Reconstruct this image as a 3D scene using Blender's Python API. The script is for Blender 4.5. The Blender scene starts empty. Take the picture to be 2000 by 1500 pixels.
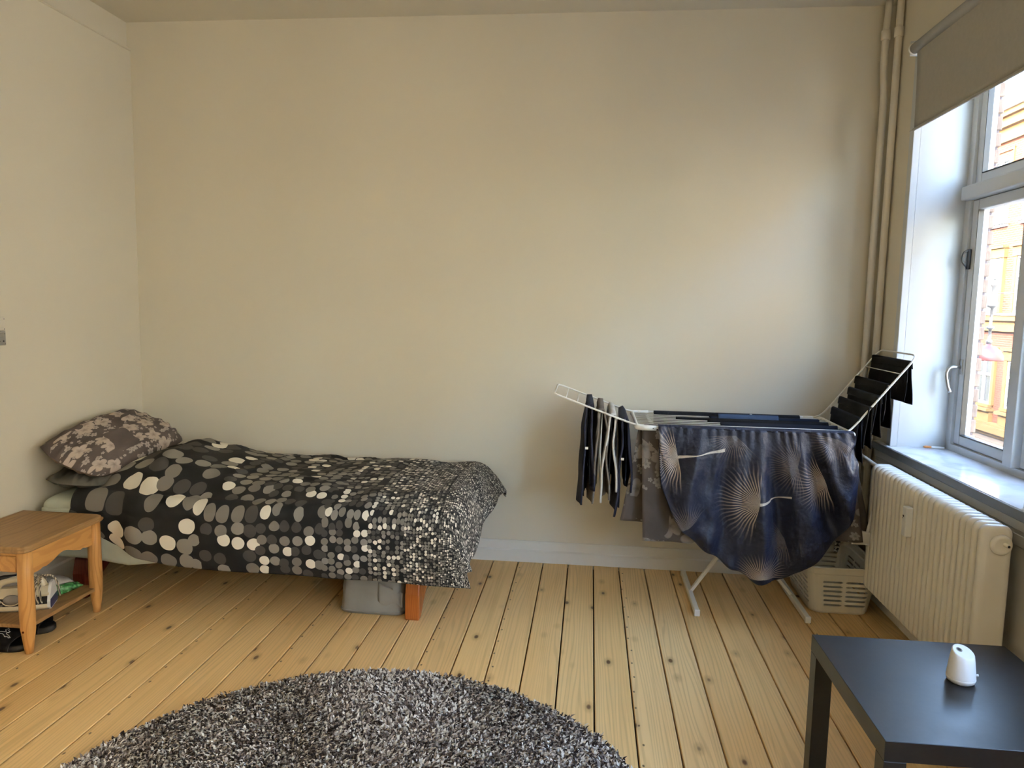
import bpy, bmesh, math, random
import numpy as np
from mathutils import Vector, Matrix, noise

scene = bpy.context.scene
COL = scene.collection
PI = math.pi

# ------------------------------------------------------------------ room size
RX, LX, BY, FY, CZ = 1.45, -2.574, 3.9545, -2.60, 2.925      # right wall, left wall, back wall, wall behind, ceiling

# ------------------------------------------------------------------ camera
def camera():
    f, yaw, pitch, roll, H = 1428.24, -0.1056, 0.1075, -0.0198, 1.4227
    F = Vector((math.sin(yaw) * math.cos(pitch), math.cos(yaw) * math.cos(pitch), -math.sin(pitch)))
    r = Vector((math.cos(yaw), -math.sin(yaw), 0))
    d = F.cross(r)
    c, s = math.cos(roll), math.sin(roll)
    r, d = c * r + s * d, -s * r + c * d
    cam = bpy.data.cameras.new('camera')
    cam.sensor_width = 36.0
    cam.lens = f / 2000 * 36
    cam.clip_start = 0.05
    o = bpy.data.objects.new('camera', cam)
    COL.objects.link(o)
    m = Matrix.Identity(4)
    for i in range(3):
        m[i][0], m[i][1], m[i][2] = r[i], -d[i], -F[i]
    m[2][3] = H
    o.matrix_world = m
    scene.camera = o
camera()

# ------------------------------------------------------------------ light
SUN_COLOR, SUN_STRENGTH = (1.0, 0.92, 0.74), 5.5
SUN_DIR = Vector((0.80, 0.42, -0.52)).normalized()
SKY_STRENGTH = 7.4
w = bpy.data.worlds.new('sky'); scene.world = w
w.use_nodes = True
bg = w.node_tree.nodes['Background']
sk = w.node_tree.nodes.new('ShaderNodeTexSky')
sk.sky_type = 'NISHITA'; sk.sun_disc = False
sk.sun_elevation = math.asin(-SUN_DIR.z); sk.sun_rotation = math.atan2(-SUN_DIR.x, -SUN_DIR.y)
sk.air_density = 1.0; sk.dust_density = 2.5; sk.ozone_density = 1.0
w.node_tree.links.new(sk.outputs[0], bg.inputs[0]); bg.inputs[1].default_value = SKY_STRENGTH
sl = bpy.data.lights.new('sun', 'SUN'); sl.energy = SUN_STRENGTH; sl.color = SUN_COLOR; sl.angle = 0.01
so = bpy.data.objects.new('sun', sl); COL.objects.link(so)
so.rotation_euler = SUN_DIR.to_track_quat('-Z', 'Y').to_euler()
so.location = (-5, 0, 14)
vs = scene.view_settings
scene.display_settings.display_device = 'sRGB'
vs.view_transform = 'Standard'; vs.look = 'None'; vs.gamma = 1.0; vs.use_curve_mapping = False
vs.exposure = 0.15
scene.cycles.max_bounces = 5
scene.cycles.diffuse_bounces = 4
scene.cycles.glossy_bounces = 3
scene.cycles.transparent_max_bounces = 12
scene.cycles.use_adaptive_sampling = True
scene.cycles.adaptive_threshold = 0.04
scene.cycles.sample_clamp_indirect = 8.0

# ------------------------------------------------------------------ helpers: nodes
class NT:
    def __init__(s, name):
        s.m = bpy.data.materials.new(name); s.m.use_nodes = True
        s.t = s.m.node_tree
        s.b = s.t.nodes['Principled BSDF']
        s.out = s.t.nodes['Material Output']
    def n(s, typ, ins=None, **kw):
        nd = s.t.nodes.new('ShaderNode' + typ)
        for k, v in kw.items(): setattr(nd, k, v)
        for k, v in (ins or {}).items(): s.put(nd.inputs[k], v)
        return nd
    def put(s, sock, v):
        if isinstance(v, bpy.types.NodeSocket): s.t.links.new(v, sock)
        else:
            if isinstance(v, (tuple, list)) and len(v) == 3 and sock.type == 'RGBA': v = (*v, 1)
            sock.default_value = v
    def math(s, op, a, b=0.0, c=0.0, clamp=False):
        nd = s.n('Math', operation=op, use_clamp=clamp)
        s.put(nd.inputs[0], a); s.put(nd.inputs[1], b); s.put(nd.inputs[2], c)
        return nd.outputs[0]
    def mix(s, fac, a, b, blend='MIX'):
        nd = s.n('Mix', data_type='RGBA', blend_type=blend)
        s.put(nd.inputs[0], fac); s.put(nd.inputs[6], a); s.put(nd.inputs[7], b)
        return nd.outputs[2]
    def ramp(s, fac, stops, interp='LINEAR'):
        nd = s.n('ValToRGB'); cr = nd.color_ramp; cr.interpolation = interp
        while len(cr.elements) < len(stops): cr.elements.new(0.5)
        for e, (p, c) in zip(cr.elements, stops):
            e.position = p; e.color = (*c, 1) if len(c) == 3 else c
        s.put(nd.inputs[0], fac)
        return nd.outputs[0]
    def smooth(s, v, a, b):
        nd = s.n('MapRange', interpolation_type='SMOOTHSTEP')
        s.put(nd.inputs[0], v); s.put(nd.inputs[1], a); s.put(nd.inputs[2], b)
        return nd.outputs[0]
    def coord(s, which='Object'): return s.n('TexCoord').outputs[which]
    def sep(s, v):
        nd = s.n('SeparateXYZ'); s.put(nd.inputs[0], v); return nd.outputs
    def comb(s, x=0.0, y=0.0, z=0.0):
        nd = s.n('CombineXYZ'); s.put(nd.inputs[0], x); s.put(nd.inputs[1], y); s.put(nd.inputs[2], z); return nd.outputs[0]
    def noise(s, vec, scale=5.0, detail=2.0, rough=0.5, out='Fac'):
        nd = s.n('TexNoise'); s.put(nd.inputs['Vector'], vec); nd.inputs['Scale'].default_value = scale
        nd.inputs['Detail'].default_value = detail; nd.inputs['Roughness'].default_value = rough
        return nd.outputs[out]
    def bump(s, h, strength=0.2, dist=0.01):
        nd = s.n('Bump'); nd.inputs['Strength'].default_value = strength; nd.inputs['Distance'].default_value = dist
        s.put(nd.inputs['Height'], h); s.put(s.b.inputs['Normal'], nd.outputs[0])
    def base(s, c, rough=0.5, spec=None, metal=0.0, sheen=None):
        s.put(s.b.inputs['Base Color'], c); s.put(s.b.inputs['Roughness'], rough)
        s.b.inputs['Metallic'].default_value = metal
        if spec is not None: s.b.inputs['Specular IOR Level'].default_value = spec
        if sheen: s.b.inputs['Sheen Weight'].default_value = sheen; s.b.inputs['Sheen Roughness'].default_value = 0.5
        return s.m

def plain(name, c, rough=0.5, spec=0.5, metal=0.0, var=0.06, scale=12.0, sheen=None):
    t = NT(name)
    f = t.noise(t.coord(), scale, 3)
    c2 = tuple(max(0, x * (1 - var)) for x in c); c3 = tuple(min(1, x * (1 + var)) for x in c)
    col = t.ramp(f, [(0.3, c2), (0.7, c3)])
    return t.base(col, rough, spec, metal, sheen)

# ------------------------------------------------------------------ helpers: geometry
def flat_obj(name, V, F, mat, smooth=False, uv=None):
    me = bpy.data.meshes.new(name)
    me.from_pydata([tuple(v) for v in V], [], F)
    if mat is not None: me.materials.append(mat)
    if smooth: me.polygons.foreach_set('use_smooth', [True] * len(me.polygons))
    if uv is not None:
        l = me.uv_layers.new(name='UVMap')
        idx = np.empty(len(me.loops), int); me.loops.foreach_get('vertex_index', idx)
        l.data.foreach_set('uv', np.asarray(uv, float)[idx].ravel())
    me.update()
    o = bpy.data.objects.new(name, me); COL.objects.link(o)
    return o

def thing(name, label, cat, loc=(0, 0, 0), group=None):
    o = bpy.data.objects.new(name, None); COL.objects.link(o)
    o.location = loc; o.empty_display_size = 0.05
    o['label'] = label; o['category'] = cat
    if group: o['group'] = group
    return o

def tag(o, label, cat, group=None):
    o['label'] = label; o['category'] = cat
    if group: o['group'] = group
    return o

def wloc(o):
    v = Vector((0, 0, 0))
    while o is not None: v += Vector(o.location); o = o.parent
    return v

def part(root, name, geo, mat, smooth=False, label=None):
    """geo = (V, F) or (V, F, UV), in world coordinates; becomes a child of root"""
    V, F = geo[0], geo[1]; uv = geo[2] if len(geo) > 2 else None
    off = wloc(root)
    V = [(v[0] - off[0], v[1] - off[1], v[2] - off[2]) for v in V]
    o = flat_obj(name, V, F, mat, smooth, uv)
    o.parent = root
    if label: o['label'] = label
    return o

def structure(name, geo, mat, smooth=False, label=None):
    o = flat_obj(name, geo[0], geo[1], mat, smooth, geo[2] if len(geo) > 2 else None)
    o['kind'] = 'structure'
    if label: o['label'] = label
    return o

def solo(name, geo, mat, label, cat, smooth=False, group=None):
    """one-mesh thing whose origin is its base centre"""
    V = np.array([tuple(v) for v in geo[0]], float)
    c = (V.min(0) + V.max(0)) / 2; c[2] = V[:, 2].min()
    o = flat_obj(name, V - c, geo[1], mat, smooth, geo[2] if len(geo) > 2 else None)
    o.location = c
    return tag(o, label, cat, group)

def merge(*gs):
    V, F, U = [], [], []
    for g in gs:
        k = len(V); V += [tuple(v) for v in g[0]]; F += [tuple(i + k for i in f) for f in g[1]]
        U += list(g[2]) if len(g) > 2 else [(0, 0)] * len(g[0])
    return V, F, U

def xform(g, M):
    return ([tuple(M @ Vector(v)) for v in g[0]],) + tuple(g[1:])

def box(x0, x1, y0, y1, z0, z1, bev=0.0, seg=2):
    if bev <= 0:
        V = [(x, y, z) for z in (z0, z1) for y in (y0, y1) for x in (x0, x1)]
        return V, [(0, 2, 3, 1), (4, 5, 7, 6), (0, 1, 5, 4), (2, 6, 7, 3), (0, 4, 6, 2), (1, 3, 7, 5)]
    bm = bmesh.new(); bmesh.ops.create_cube(bm, size=1.0)
    for v in bm.verts:
        v.co = Vector(((x0 + x1) / 2 + v.co.x * (x1 - x0), (y0 + y1) / 2 + v.co.y * (y1 - y0), (z0 + z1) / 2 + v.co.z * (z1 - z0)))
    bmesh.ops.bevel(bm, geom=bm.edges[:] , offset=bev, segments=seg, profile=0.5, affect='EDGES')
    bm.verts.index_update()
    g = ([tuple(v.co) for v in bm.verts], [tuple(v.index for v in f.verts) for f in bm.faces])
    bm.free(); return g

def tube(pts, r, n=8, closed=False, caps=True):
    pts = [Vector(p) for p in pts]; V, F = [], []; N = len(pts)
    rr = r if isinstance(r, (list, tuple)) else [r] * N
    up = None
    for i, p in enumerate(pts):
        a = pts[(i - 1) % N] if (closed or i > 0) else p
        b = pts[(i + 1) % N] if (closed or i < N - 1) else p
        t = (b - a).normalized()
        if up is None:
            up = Vector((0, 0, 1)) if abs(t.z) < 0.9 else Vector((1, 0, 0))
        up = (up - t * up.dot(t)).normalized()
        s = t.cross(up)
        for k in range(n):
            an = 2 * PI * k / n
            V.append(tuple(p + (up * math.cos(an) + s * math.sin(an)) * rr[i]))
    M = N if closed else N - 1
    for i in range(M):
        for k in range(n):
            a, b = i * n + k, i * n + (k + 1) % n
            c, d = ((i + 1) % N) * n + (k + 1) % n, ((i + 1) % N) * n + k
            F.append((a, d, c, b))
    if caps and not closed:
        F.append(tuple(range(n))); F.append(tuple(range((N - 1) * n, N * n))[::-1])
    return V, F

def round_path(pts, r, closed=False, k=5):
    """polyline with rounded corners"""
    P = [Vector(p) for p in pts]; out = []; N = len(P)
    for i in range(N):
        if not closed and i in (0, N - 1): out.append(P[i]); continue
        a, p, b = P[(i - 1) % N], P[i], P[(i + 1) % N]
        ra = min(r, (a - p).length * 0.49); rb = min(r, (b - p).length * 0.49)
        q0 = p + (a - p).normalized() * ra; q1 = p + (b - p).normalized() * rb
        for j in range(k + 1):
            t = j / k
            out.append(q0 * (1 - t) ** 2 + p * 2 * t * (1 - t) + q1 * t * t)
    return out

def lathe(prof, n=32, c=(0, 0, 0)):
    V, F = [], []
    for r, z in prof:
        for k in range(n):
            a = 2 * PI * k / n
            V.append((c[0] + r * math.cos(a), c[1] + r * math.sin(a), c[2] + z))
    for i in range(len(prof) - 1):
        for k in range(n):
            F.append((i * n + k, i * n + (k + 1) % n, (i + 1) * n + (k + 1) % n, (i + 1) * n + k))
    F.append(tuple(range(n))[::-1]); F.append(tuple(range((len(prof) - 1) * n, len(prof) * n)))
    return V, F

def grid(fn, nu, nv, uvfn=None, closed_u=False):
    V, U, F = [], [], []
    for j in range(nv + 1):
        for i in range(nu + (0 if closed_u else 1)):
            u, v = i / nu, j / nv
            V.append(tuple(fn(u, v)))
            U.append(uvfn(u, v) if uvfn else (u, v))
    W = nu if closed_u else nu + 1
    for j in range(nv):
        for i in range(nu):
            i2 = (i + 1) % W
            F.append((j * W + i, j * W + i2, (j + 1) * W + i2, (j + 1) * W + i))
    return V, F, U

def extrude_poly(pts, axis, a0, a1):
    """2-D outline extruded along axis ('x','y','z')"""
    n = len(pts); V = []
    for a in (a0, a1):
        for p, q in pts:
            V.append({'x': (a, p, q), 'y': (p, a, q), 'z': (p, q, a)}[axis])
    F = [tuple(range(n))[::-1], tuple(range(n, 2 * n))]
    for i in range(n): F.append((i, (i + 1) % n, n + (i + 1) % n, n + i))
    return V, F

def fix_normals(o):
    bm = bmesh.new(); bm.from_mesh(o.data); bmesh.ops.recalc_face_normals(bm, faces=bm.faces[:]); bm.to_mesh(o.data); bm.free()
    return o

def solidify(o, t, offset=0.0):
    m = o.modifiers.new('thickness', 'SOLIDIFY'); m.thickness = t; m.offset = offset
    return o

def bevel_mod(o, wdt, seg=2):
    m = o.modifiers.new('bevel', 'BEVEL'); m.width = wdt; m.segments = seg; m.limit_method = 'ANGLE'
    return o

def lerp(a, b, t): return a + (b - a) * t
def sstep(x, a, b):
    t = min(1, max(0, (x - a) / (b - a))); return t * t * (3 - 2 * t)
def nz(x, y, z=0.0): return noise.noise(Vector((x, y, z)))
def interp(xs, ys, x): return float(np.interp(x, xs, ys))

# ------------------------------------------------------------------ materials
def wall_paint(name, c):
    t = NT(name); co = t.coord()
    f = t.noise(co, 1.3, 3)
    col = t.ramp(f, [(0.3, tuple(x * 0.985 for x in c)), (0.7, c)])
    h = t.noise(co, 160, 3)
    t.bump(h, 0.10, 0.002)
    return t.base(col, 0.75, 0.25)
M_WALL = wall_paint('cream_wall_paint', (0.745, 0.688, 0.562))
M_CEIL = wall_paint('ceiling_paint', (0.745, 0.69, 0.56))
M_TRIM = wall_paint('trim_paint', (0.78, 0.75, 0.67))
M_WHITE = plain('white_gloss_paint', (0.60, 0.62, 0.62), 0.35, 0.5, var=0.02)
M_WFRAME = plain('white_window_paint', (0.66, 0.68, 0.68), 0.35, 0.5, var=0.02)
M_PIPE = plain('cream_pipe_paint', (0.74, 0.68, 0.57), 0.4, var=0.03)
M_RAD = plain('cream_radiator_enamel', (0.80, 0.755, 0.655), 0.32, 0.5, var=0.02)
M_RACK = plain('white_rack_enamel', (0.85, 0.83, 0.76), 0.3, var=0.02)
M_PLASTIC = plain('white_plastic', (0.82, 0.82, 0.80), 0.4, var=0.02)
M_BASKET = plain('ivory_basket_plastic', (0.72, 0.68, 0.57), 0.4, var=0.03)
M_GREYPL = plain('grey_plastic', (0.30, 0.28, 0.24), 0.45)
M_BLACKPL = plain('black_plastic', (0.012, 0.012, 0.014), 0.35)
M_RUBBER = plain('black_rubber', (0.012, 0.012, 0.013), 0.6, 0.3)
M_STEEL = plain('brushed_steel', (0.55, 0.55, 0.54), 0.3, metal=1.0)
M_DARKSTEEL = plain('dark_metal', (0.10, 0.10, 0.10), 0.4, metal=0.7)
M_ORANGE = plain('orange_bristles', (0.75, 0.30, 0.10), 0.6)

def pine_floor():
    t = NT('pine_floor_boards'); co = t.coord(); oi = t.n('ObjectInfo')
    rnd = oi.outputs['Random']
    p = t.sep(co)
    off = t.math('MULTIPLY', rnd, 57.0)
    y = t.math('ADD', p[1], off); x = p[0]
    # cathedral grain
    v1 = t.comb(t.math('MULTIPLY', x, 9.0), t.math('MULTIPLY', y, 0.62), off)
    warp = t.noise(v1, 1.0, 2.0, 0.45)
    lines = t.math('SINE', t.math('MULTIPLY', t.math('ADD', t.math('MULTIPLY', x, 1.2), t.math('MULTIPLY', warp, 0.20)), 330.0))
    lines = t.smooth(lines, 0.1, 1.0)
    v2 = t.comb(t.math('MULTIPLY', x, 90.0), t.math('MULTIPLY', y, 1.6), off)
    fib = t.noise(v2, 1.0, 3.0)
    v3 = t.comb(t.math('MULTIPLY', x, 5.0), t.math('MULTIPLY', y, 0.7), off)
    blot = t.noise(v3, 1.0, 2.0)
    hue = t.ramp(rnd, [(0.0, (0.74, 0.455, 0.175)), (0.35, (0.86, 0.575, 0.245)), (0.7, (0.80, 0.51, 0.20)), (1.0, (0.88, 0.61, 0.285))])
    col = t.mix(t.math('MULTIPLY', t.math('MULTIPLY', lines, t.smooth(blot, 0.25, 0.65)), 0.42), hue, (0.42, 0.245, 0.095))
    col = t.mix(t.math('MULTIPLY', t.smooth(fib, 0.45, 0.75), 0.30), col, (0.46, 0.28, 0.115))
    col = t.mix(t.math('MULTIPLY', t.smooth(blot, 0.35, 0.75), 0.35), col, (0.88, 0.62, 0.29))
    # knots
    vk = t.comb(t.math('MULTIPLY', x, 10.0), t.math('MULTIPLY', y, 5.0), off)
    vo = t.n('TexVoronoi', {'Vector': vk, 'Scale': 1.0, 'Randomness': 1.0}, voronoi_dimensions='3D')
    kn = t.math('SUBTRACT', 1.0, t.smooth(vo.outputs['Distance'], 0.05, 0.115))
    pick = t.math('GREATER_THAN', t.sep(vo.outputs['Color'])[0], 0.25)
    ring = t.math('MULTIPLY', t.math('SUBTRACT', 1.0, t.smooth(vo.outputs['Distance'], 0.10, 0.26)), pick)
    col = t.mix(t.math('MULTIPLY', ring, 0.35), col, (0.34, 0.18, 0.065))
    col = t.mix(t.math('MULTIPLY', t.math('MULTIPLY', kn, pick), 0.88), col, (0.085, 0.035, 0.015))
    # rows of old nail holes along one edge of some boards
    fy = t.math('ABSOLUTE', t.math('SUBTRACT', t.math('FRACT', t.math('MULTIPLY', y, 9.0)), 0.5))
    fy = t.math('DIVIDE', fy, 9.0)
    wob = t.math('MULTIPLY', t.math('SUBTRACT', t.noise(t.comb(0.0, t.math('MULTIPLY', y, 9.0), off), 1.0, 0.0), 0.5), 0.03)
    fx = t.math('ABSOLUTE', t.math('ADD', t.math('ADD', x, 0.056), wob))
    dd = t.math('SQRT', t.math('ADD', t.math('MULTIPLY', fx, fx), t.math('MULTIPLY', t.math('MULTIPLY', fy, fy), 0.35)))
    nail = t.math('SUBTRACT', 1.0, t.smooth(dd, 0.0022, 0.0052))
    nail = t.math('MULTIPLY', nail, t.math('GREATER_THAN', t.math('FRACT', t.math('MULTIPLY', rnd, 7.31)), 0.52))
    col = t.mix(t.math('MULTIPLY', nail, 0.85), col, (0.05, 0.022, 0.012))
    t.bump(t.math('ADD', t.math('MULTIPLY', lines, -0.3), t.math('MULTIPLY', fib, 0.2)), 0.12, 0.002)
    return t.base(col, t.ramp(fib, [(0.2, (0.36,) * 3), (0.8, (0.52,) * 3)]), 0.4)
M_FLOOR = pine_floor()
M_SUBFLOOR = plain('dark_subfloor', (0.02, 0.013, 0.008), 0.9)  # even dark tone below the boards, seen through the gaps

def wood(name, c1, c2, c3, axis=1, freq=260.0, rough=0.45):
    t = NT(name); co = t.coord(); p = t.sep(co)
    ax = [p[0], p[1], p[2]]
    oth = [ax[i] for i in range(3) if i != axis]
    v1 = t.comb(t.math('MULTIPLY', oth[0], 8.0), t.math('MULTIPLY', ax[axis], 1.6), t.math('MULTIPLY', oth[1], 8.0))
    warp = t.noise(v1, 1.0, 2.0)
    ln = t.math('SINE', t.math('MULTIPLY', t.math('ADD', t.math('ADD', oth[0], t.math('MULTIPLY', oth[1], 0.7)), t.math('MULTIPLY', warp, 0.22)), freq))
    col = t.mix(t.math('MULTIPLY', t.smooth(ln, 0.2, 1.0), 0.5), c1, c2)
    v2 = t.comb(t.math('MULTIPLY', oth[0], 120.0), t.math('MULTIPLY', ax[axis], 4.0), t.math('MULTIPLY', oth[1], 120.0))
    col = t.mix(t.math('MULTIPLY', t.smooth(t.noise(v2, 1.0, 2.0), 0.45, 0.8), 0.3), col, c2)
    col = t.mix(t.math('MULTIPLY', t.smooth(t.noise(v1, 0.7, 2.0), 0.4, 0.7), 0.5), col, c3)
    return t.base(col, rough, 0.45)
M_PINE_V = wood('honey_pine_leg', (0.58, 0.30, 0.095), (0.36, 0.15, 0.035), (0.66, 0.37, 0.13), 2)
M_PINE_H = wood('honey_pine_apron', (0.56, 0.285, 0.085), (0.34, 0.14, 0.03), (0.64, 0.35, 0.12), 1)
M_PINE_TOP = wood('worn_pine_top', (0.31, 0.175, 0.068), (0.15, 0.075, 0.026), (0.38, 0.225, 0.095), 1, 180, 0.5)
M_BEECH = wood('varnished_bentwood', (0.40, 0.115, 0.022), (0.25, 0.06, 0.012), (0.46, 0.15, 0.03), 2, 400, 0.22)
M_MAHOG = wood('red_brown_bed_frame', (0.10, 0.018, 0.010), (0.05, 0.008, 0.005), (0.13, 0.03, 0.014), 2, 300, 0.25)

def marble():
    t = NT('white_marble_sill'); co = t.coord()
    n1 = t.noise(co, 4, 6, 0.65, 'Color')
    wv = t.n('TexWave', {'Vector': co, 'Scale': 2.4, 'Distortion': 9.0, 'Detail': 4.0, 'Detail Scale': 2.0})
    col = t.ramp(wv.outputs['Fac'], [(0.0, (0.60, 0.60, 0.61)), (0.4, (0.74, 0.74, 0.74)), (1.0, (0.78, 0.78, 0.77))])
    col = t.mix(0.25, col, t.ramp(t.noise(co, 9, 5), [(0.35, (0.5, 0.5, 0.52)), (0.6, (0.8, 0.8, 0.79))]))
    return t.base(col, 0.16, 0.5)
M_MARBLE = marble()
M_SILLEDGE = plain('grey_stone_edge', (0.16, 0.165, 0.17), 0.4)
M_APRON = plain('grey_panel_paint', (0.50, 0.48, 0.43), 0.45, var=0.03)
M_BLIND = plain('taupe_blind_fabric', (0.43, 0.41, 0.36), 0.8, 0.2, var=0.03, scale=60)
M_BLINDTUBE = plain('grey_blind_roll', (0.46, 0.45, 0.43), 0.7, 0.25, var=0.02)

def glass():
    t = NT('window_glass')
    tr = t.n('BsdfTransparent', {'Color': (0.96, 0.975, 0.97)}); gl = t.n('BsdfGlossy', {'Color': (1, 1, 1), 'Roughness': 0.0})
    ge = t.n('NewGeometry')
    dt = t.n('VectorMath', operation='DOT_PRODUCT'); t.put(dt.inputs[0], ge.outputs['Incoming']); t.put(dt.inputs[1], ge.outputs['Normal'])
    fr = t.math('POWER', t.math('SUBTRACT', 1.0, t.math('ABSOLUTE', dt.outputs['Value']), clamp=True), 5.0)
    fr = t.math('ADD', t.math('MULTIPLY', fr, 0.9), 0.035)
    mx = t.n('MixShader', {0: fr, 1: tr.outputs[0], 2: gl.outputs[0]})
    t.put(t.out.inputs[0], mx.outputs[0])
    return t.m
M_GLASS = glass()

# ------------------------------------------------------------------ room shell
def build_room():
    sub = structure('floor', box(LX, RX, FY, BY, -0.12, -0.028), M_SUBFLOOR, label='wide honey pine floorboards running towards the back wall')
    sub_c = sub
    pitch, x0 = 0.1387, -0.501
    k0 = math.floor((LX - x0) / pitch)
    cache = {}
    rnd = random.Random(4)
    k = k0
    while x0 + k * pitch < RX - 0.01:
        a, b = max(LX + 0.002, x0 + k * pitch), min(RX - 0.002, x0 + (k + 1) * pitch)
        wd = round(b - a, 3)
        if wd > 0.02:
            if wd not in cache:
                g = box(-wd / 2 + 0.0030, wd / 2 - 0.0030, FY + 0.005 - 1.33, BY - 0.005 - 1.33, -0.026, 0, 0.0022, 1)
                me = bpy.data.meshes.new('plank'); me.from_pydata(g[0], [], g[1]); me.materials.append(M_FLOOR); cache[wd] = me
            o = bpy.data.objects.new('plank', cache[wd]); COL.objects.link(o)
            o.location = ((a + b) / 2, 1.33, rnd.uniform(-0.0008, 0.0)); o.parent = sub_c
        k += 1
    structure('ceiling', box(LX - .1, RX + .4, FY - .1, BY + .1, CZ, CZ + 0.2), M_CEIL)
    structure('wall_back', box(LX - .1, RX + .4, BY, BY + 0.2, -0.12, CZ), M_WALL)
    structure('wall_front', box(LX - .1, RX + .4, FY - 0.2, FY, -0.12, CZ), M_WALL)
    structure('wall_left', merge(box(LX - 0.2, LX - 0.018, FY, BY, -0.12, CZ), box(LX - 0.018, LX, FY, BY, -0.12, 2.772)), M_WALL)
    # bead on top of the thicker lower part of the left wall
    prof = [(LX - 0.018, 2.772), (LX + 0.004, 2.772), (LX + 0.008, 2.776), (LX + 0.006, 2.783), (LX - 0.004, 2.788), (LX - 0.018, 2.790)]
    structure('trim_1', extrude_poly([(p, q) for p, q in prof], 'y', FY, BY - 0.001), M_WALL, label='thin ledge moulding high on the left wall')
    # right wall, two openings
    ops = [(W3Y0, W3Y1), (W2Y0, W2Y1), (W1Y0, W1Y1)]
    bs = []
    ys = [FY, W3Y0, W3Y1, W2Y0, W2Y1, W1Y0, W1Y1, BY]
    for a, b in ((ys[0], ys[1]), (ys[2], ys[3]), (ys[4], ys[5]), (ys[6], ys[7])): bs.append(box(RX, 1.77, a, b, -0.12, CZ))
    for a, b in ops: bs += [box(RX, 1.77, a, b, -0.12, WZ0), box(RX, 1.77, a, b, WZ1 if a > 2 else WZ2, CZ)]
    wr = structure('wall_right', merge(*bs), M_WALL)
    # outer brick skin of the same wall
    bs = []
    for a, b in ((FY - .3, ys[1]), (ys[2], ys[3]), (ys[4], ys[5]), (ys[6] + 0.022, BY + 1.0)): bs.append(box(1.77, 1.836, a, b, -5.9, CZ + 0.3))
    for a, b in ((ys[1], ys[2]), (ys[3], ys[4]), (ys[5], ys[6] + 0.022)): bs += [box(1.77, 1.836, a, b, -5.9, WZ0 - 0.03), box(1.77, 1.836, a, b, (WZ1 if a > 2 else WZ2) + 0.03, CZ + 0.3)]
    bs.append(box(1.77, 1.836, -14, 46, CZ + 0.3, 5.5)); bs.append(box(1.77, 1.836, -14, FY - .3, -5.9, CZ + .3)); bs.append(box(1.77, 1.836, BY + 1.0, 46, -5.9, CZ + .3))  # skin carried up and along the street, added to block sky light
    part(wr, 'outer_skin', merge(*bs), M_MORTAR)
    z = WZ0 - 0.06; i = 0
    while z < WZ1 + 0.1:
        dy = 0.0015 if i % 2 else 0.0
        g = box(1.772, 1.846 + rnd.uniform(-.001, .001), W1Y1 + 0.014 + dy, W1Y1 + (0.25 if i % 2 else 0.13), z, z + 0.062, 0.004, 1)
        part(wr, 'brick', g, M_BUFFBRICK)
        z += 0.074; i += 1
    # baseboards
    def bb(name, pts, axis, a, b):
        return structure(name, extrude_poly(pts, axis, a, b), M_TRIM)
    h = 0.118
    bb('baseboard_back', [(BY - 0.020, 0.0), (BY, 0.0), (BY, h), (BY - 0.008, h), (BY - 0.012, h - 0.01), (BY - 0.013, 0.07), (BY - 0.020, 0.062)], 'x', LX, RX)
    bb('baseboard_left', [(LX + 0.020, 0.0), (LX, 0.0), (LX, 0.16), (LX + 0.008, 0.16), (LX + 0.012, 0.145), (LX + 0.013, 0.12), (LX + 0.02, 0.11)], 'y', FY, BY - 0.021)
    bb('baseboard_right', [(RX - 0.020, 0.0), (RX, 0.0), (RX, h), (RX - 0.008, h), (RX - 0.012, h - 0.01), (RX - 0.013, 0.07), (RX - 0.020, 0.062)], 'y', FY, BY - 0.021)

W1Y0, W1Y1, W2Y0, W2Y1, W3Y0, W3Y1, WZ0, WZ1, WZ2 = 2.50, 3.66, -0.16, 1.96, -2.46, -0.30, 0.77, 2.66, 2.52
M_MORTAR = plain('grey_mortar', (0.10, 0.08, 0.085), 0.9)
M_BUFFBRICK = plain('weathered_buff_brick', (0.17, 0.125, 0.10), 0.85, 0.2, var=0.25, scale=9)
build_room()

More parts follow.
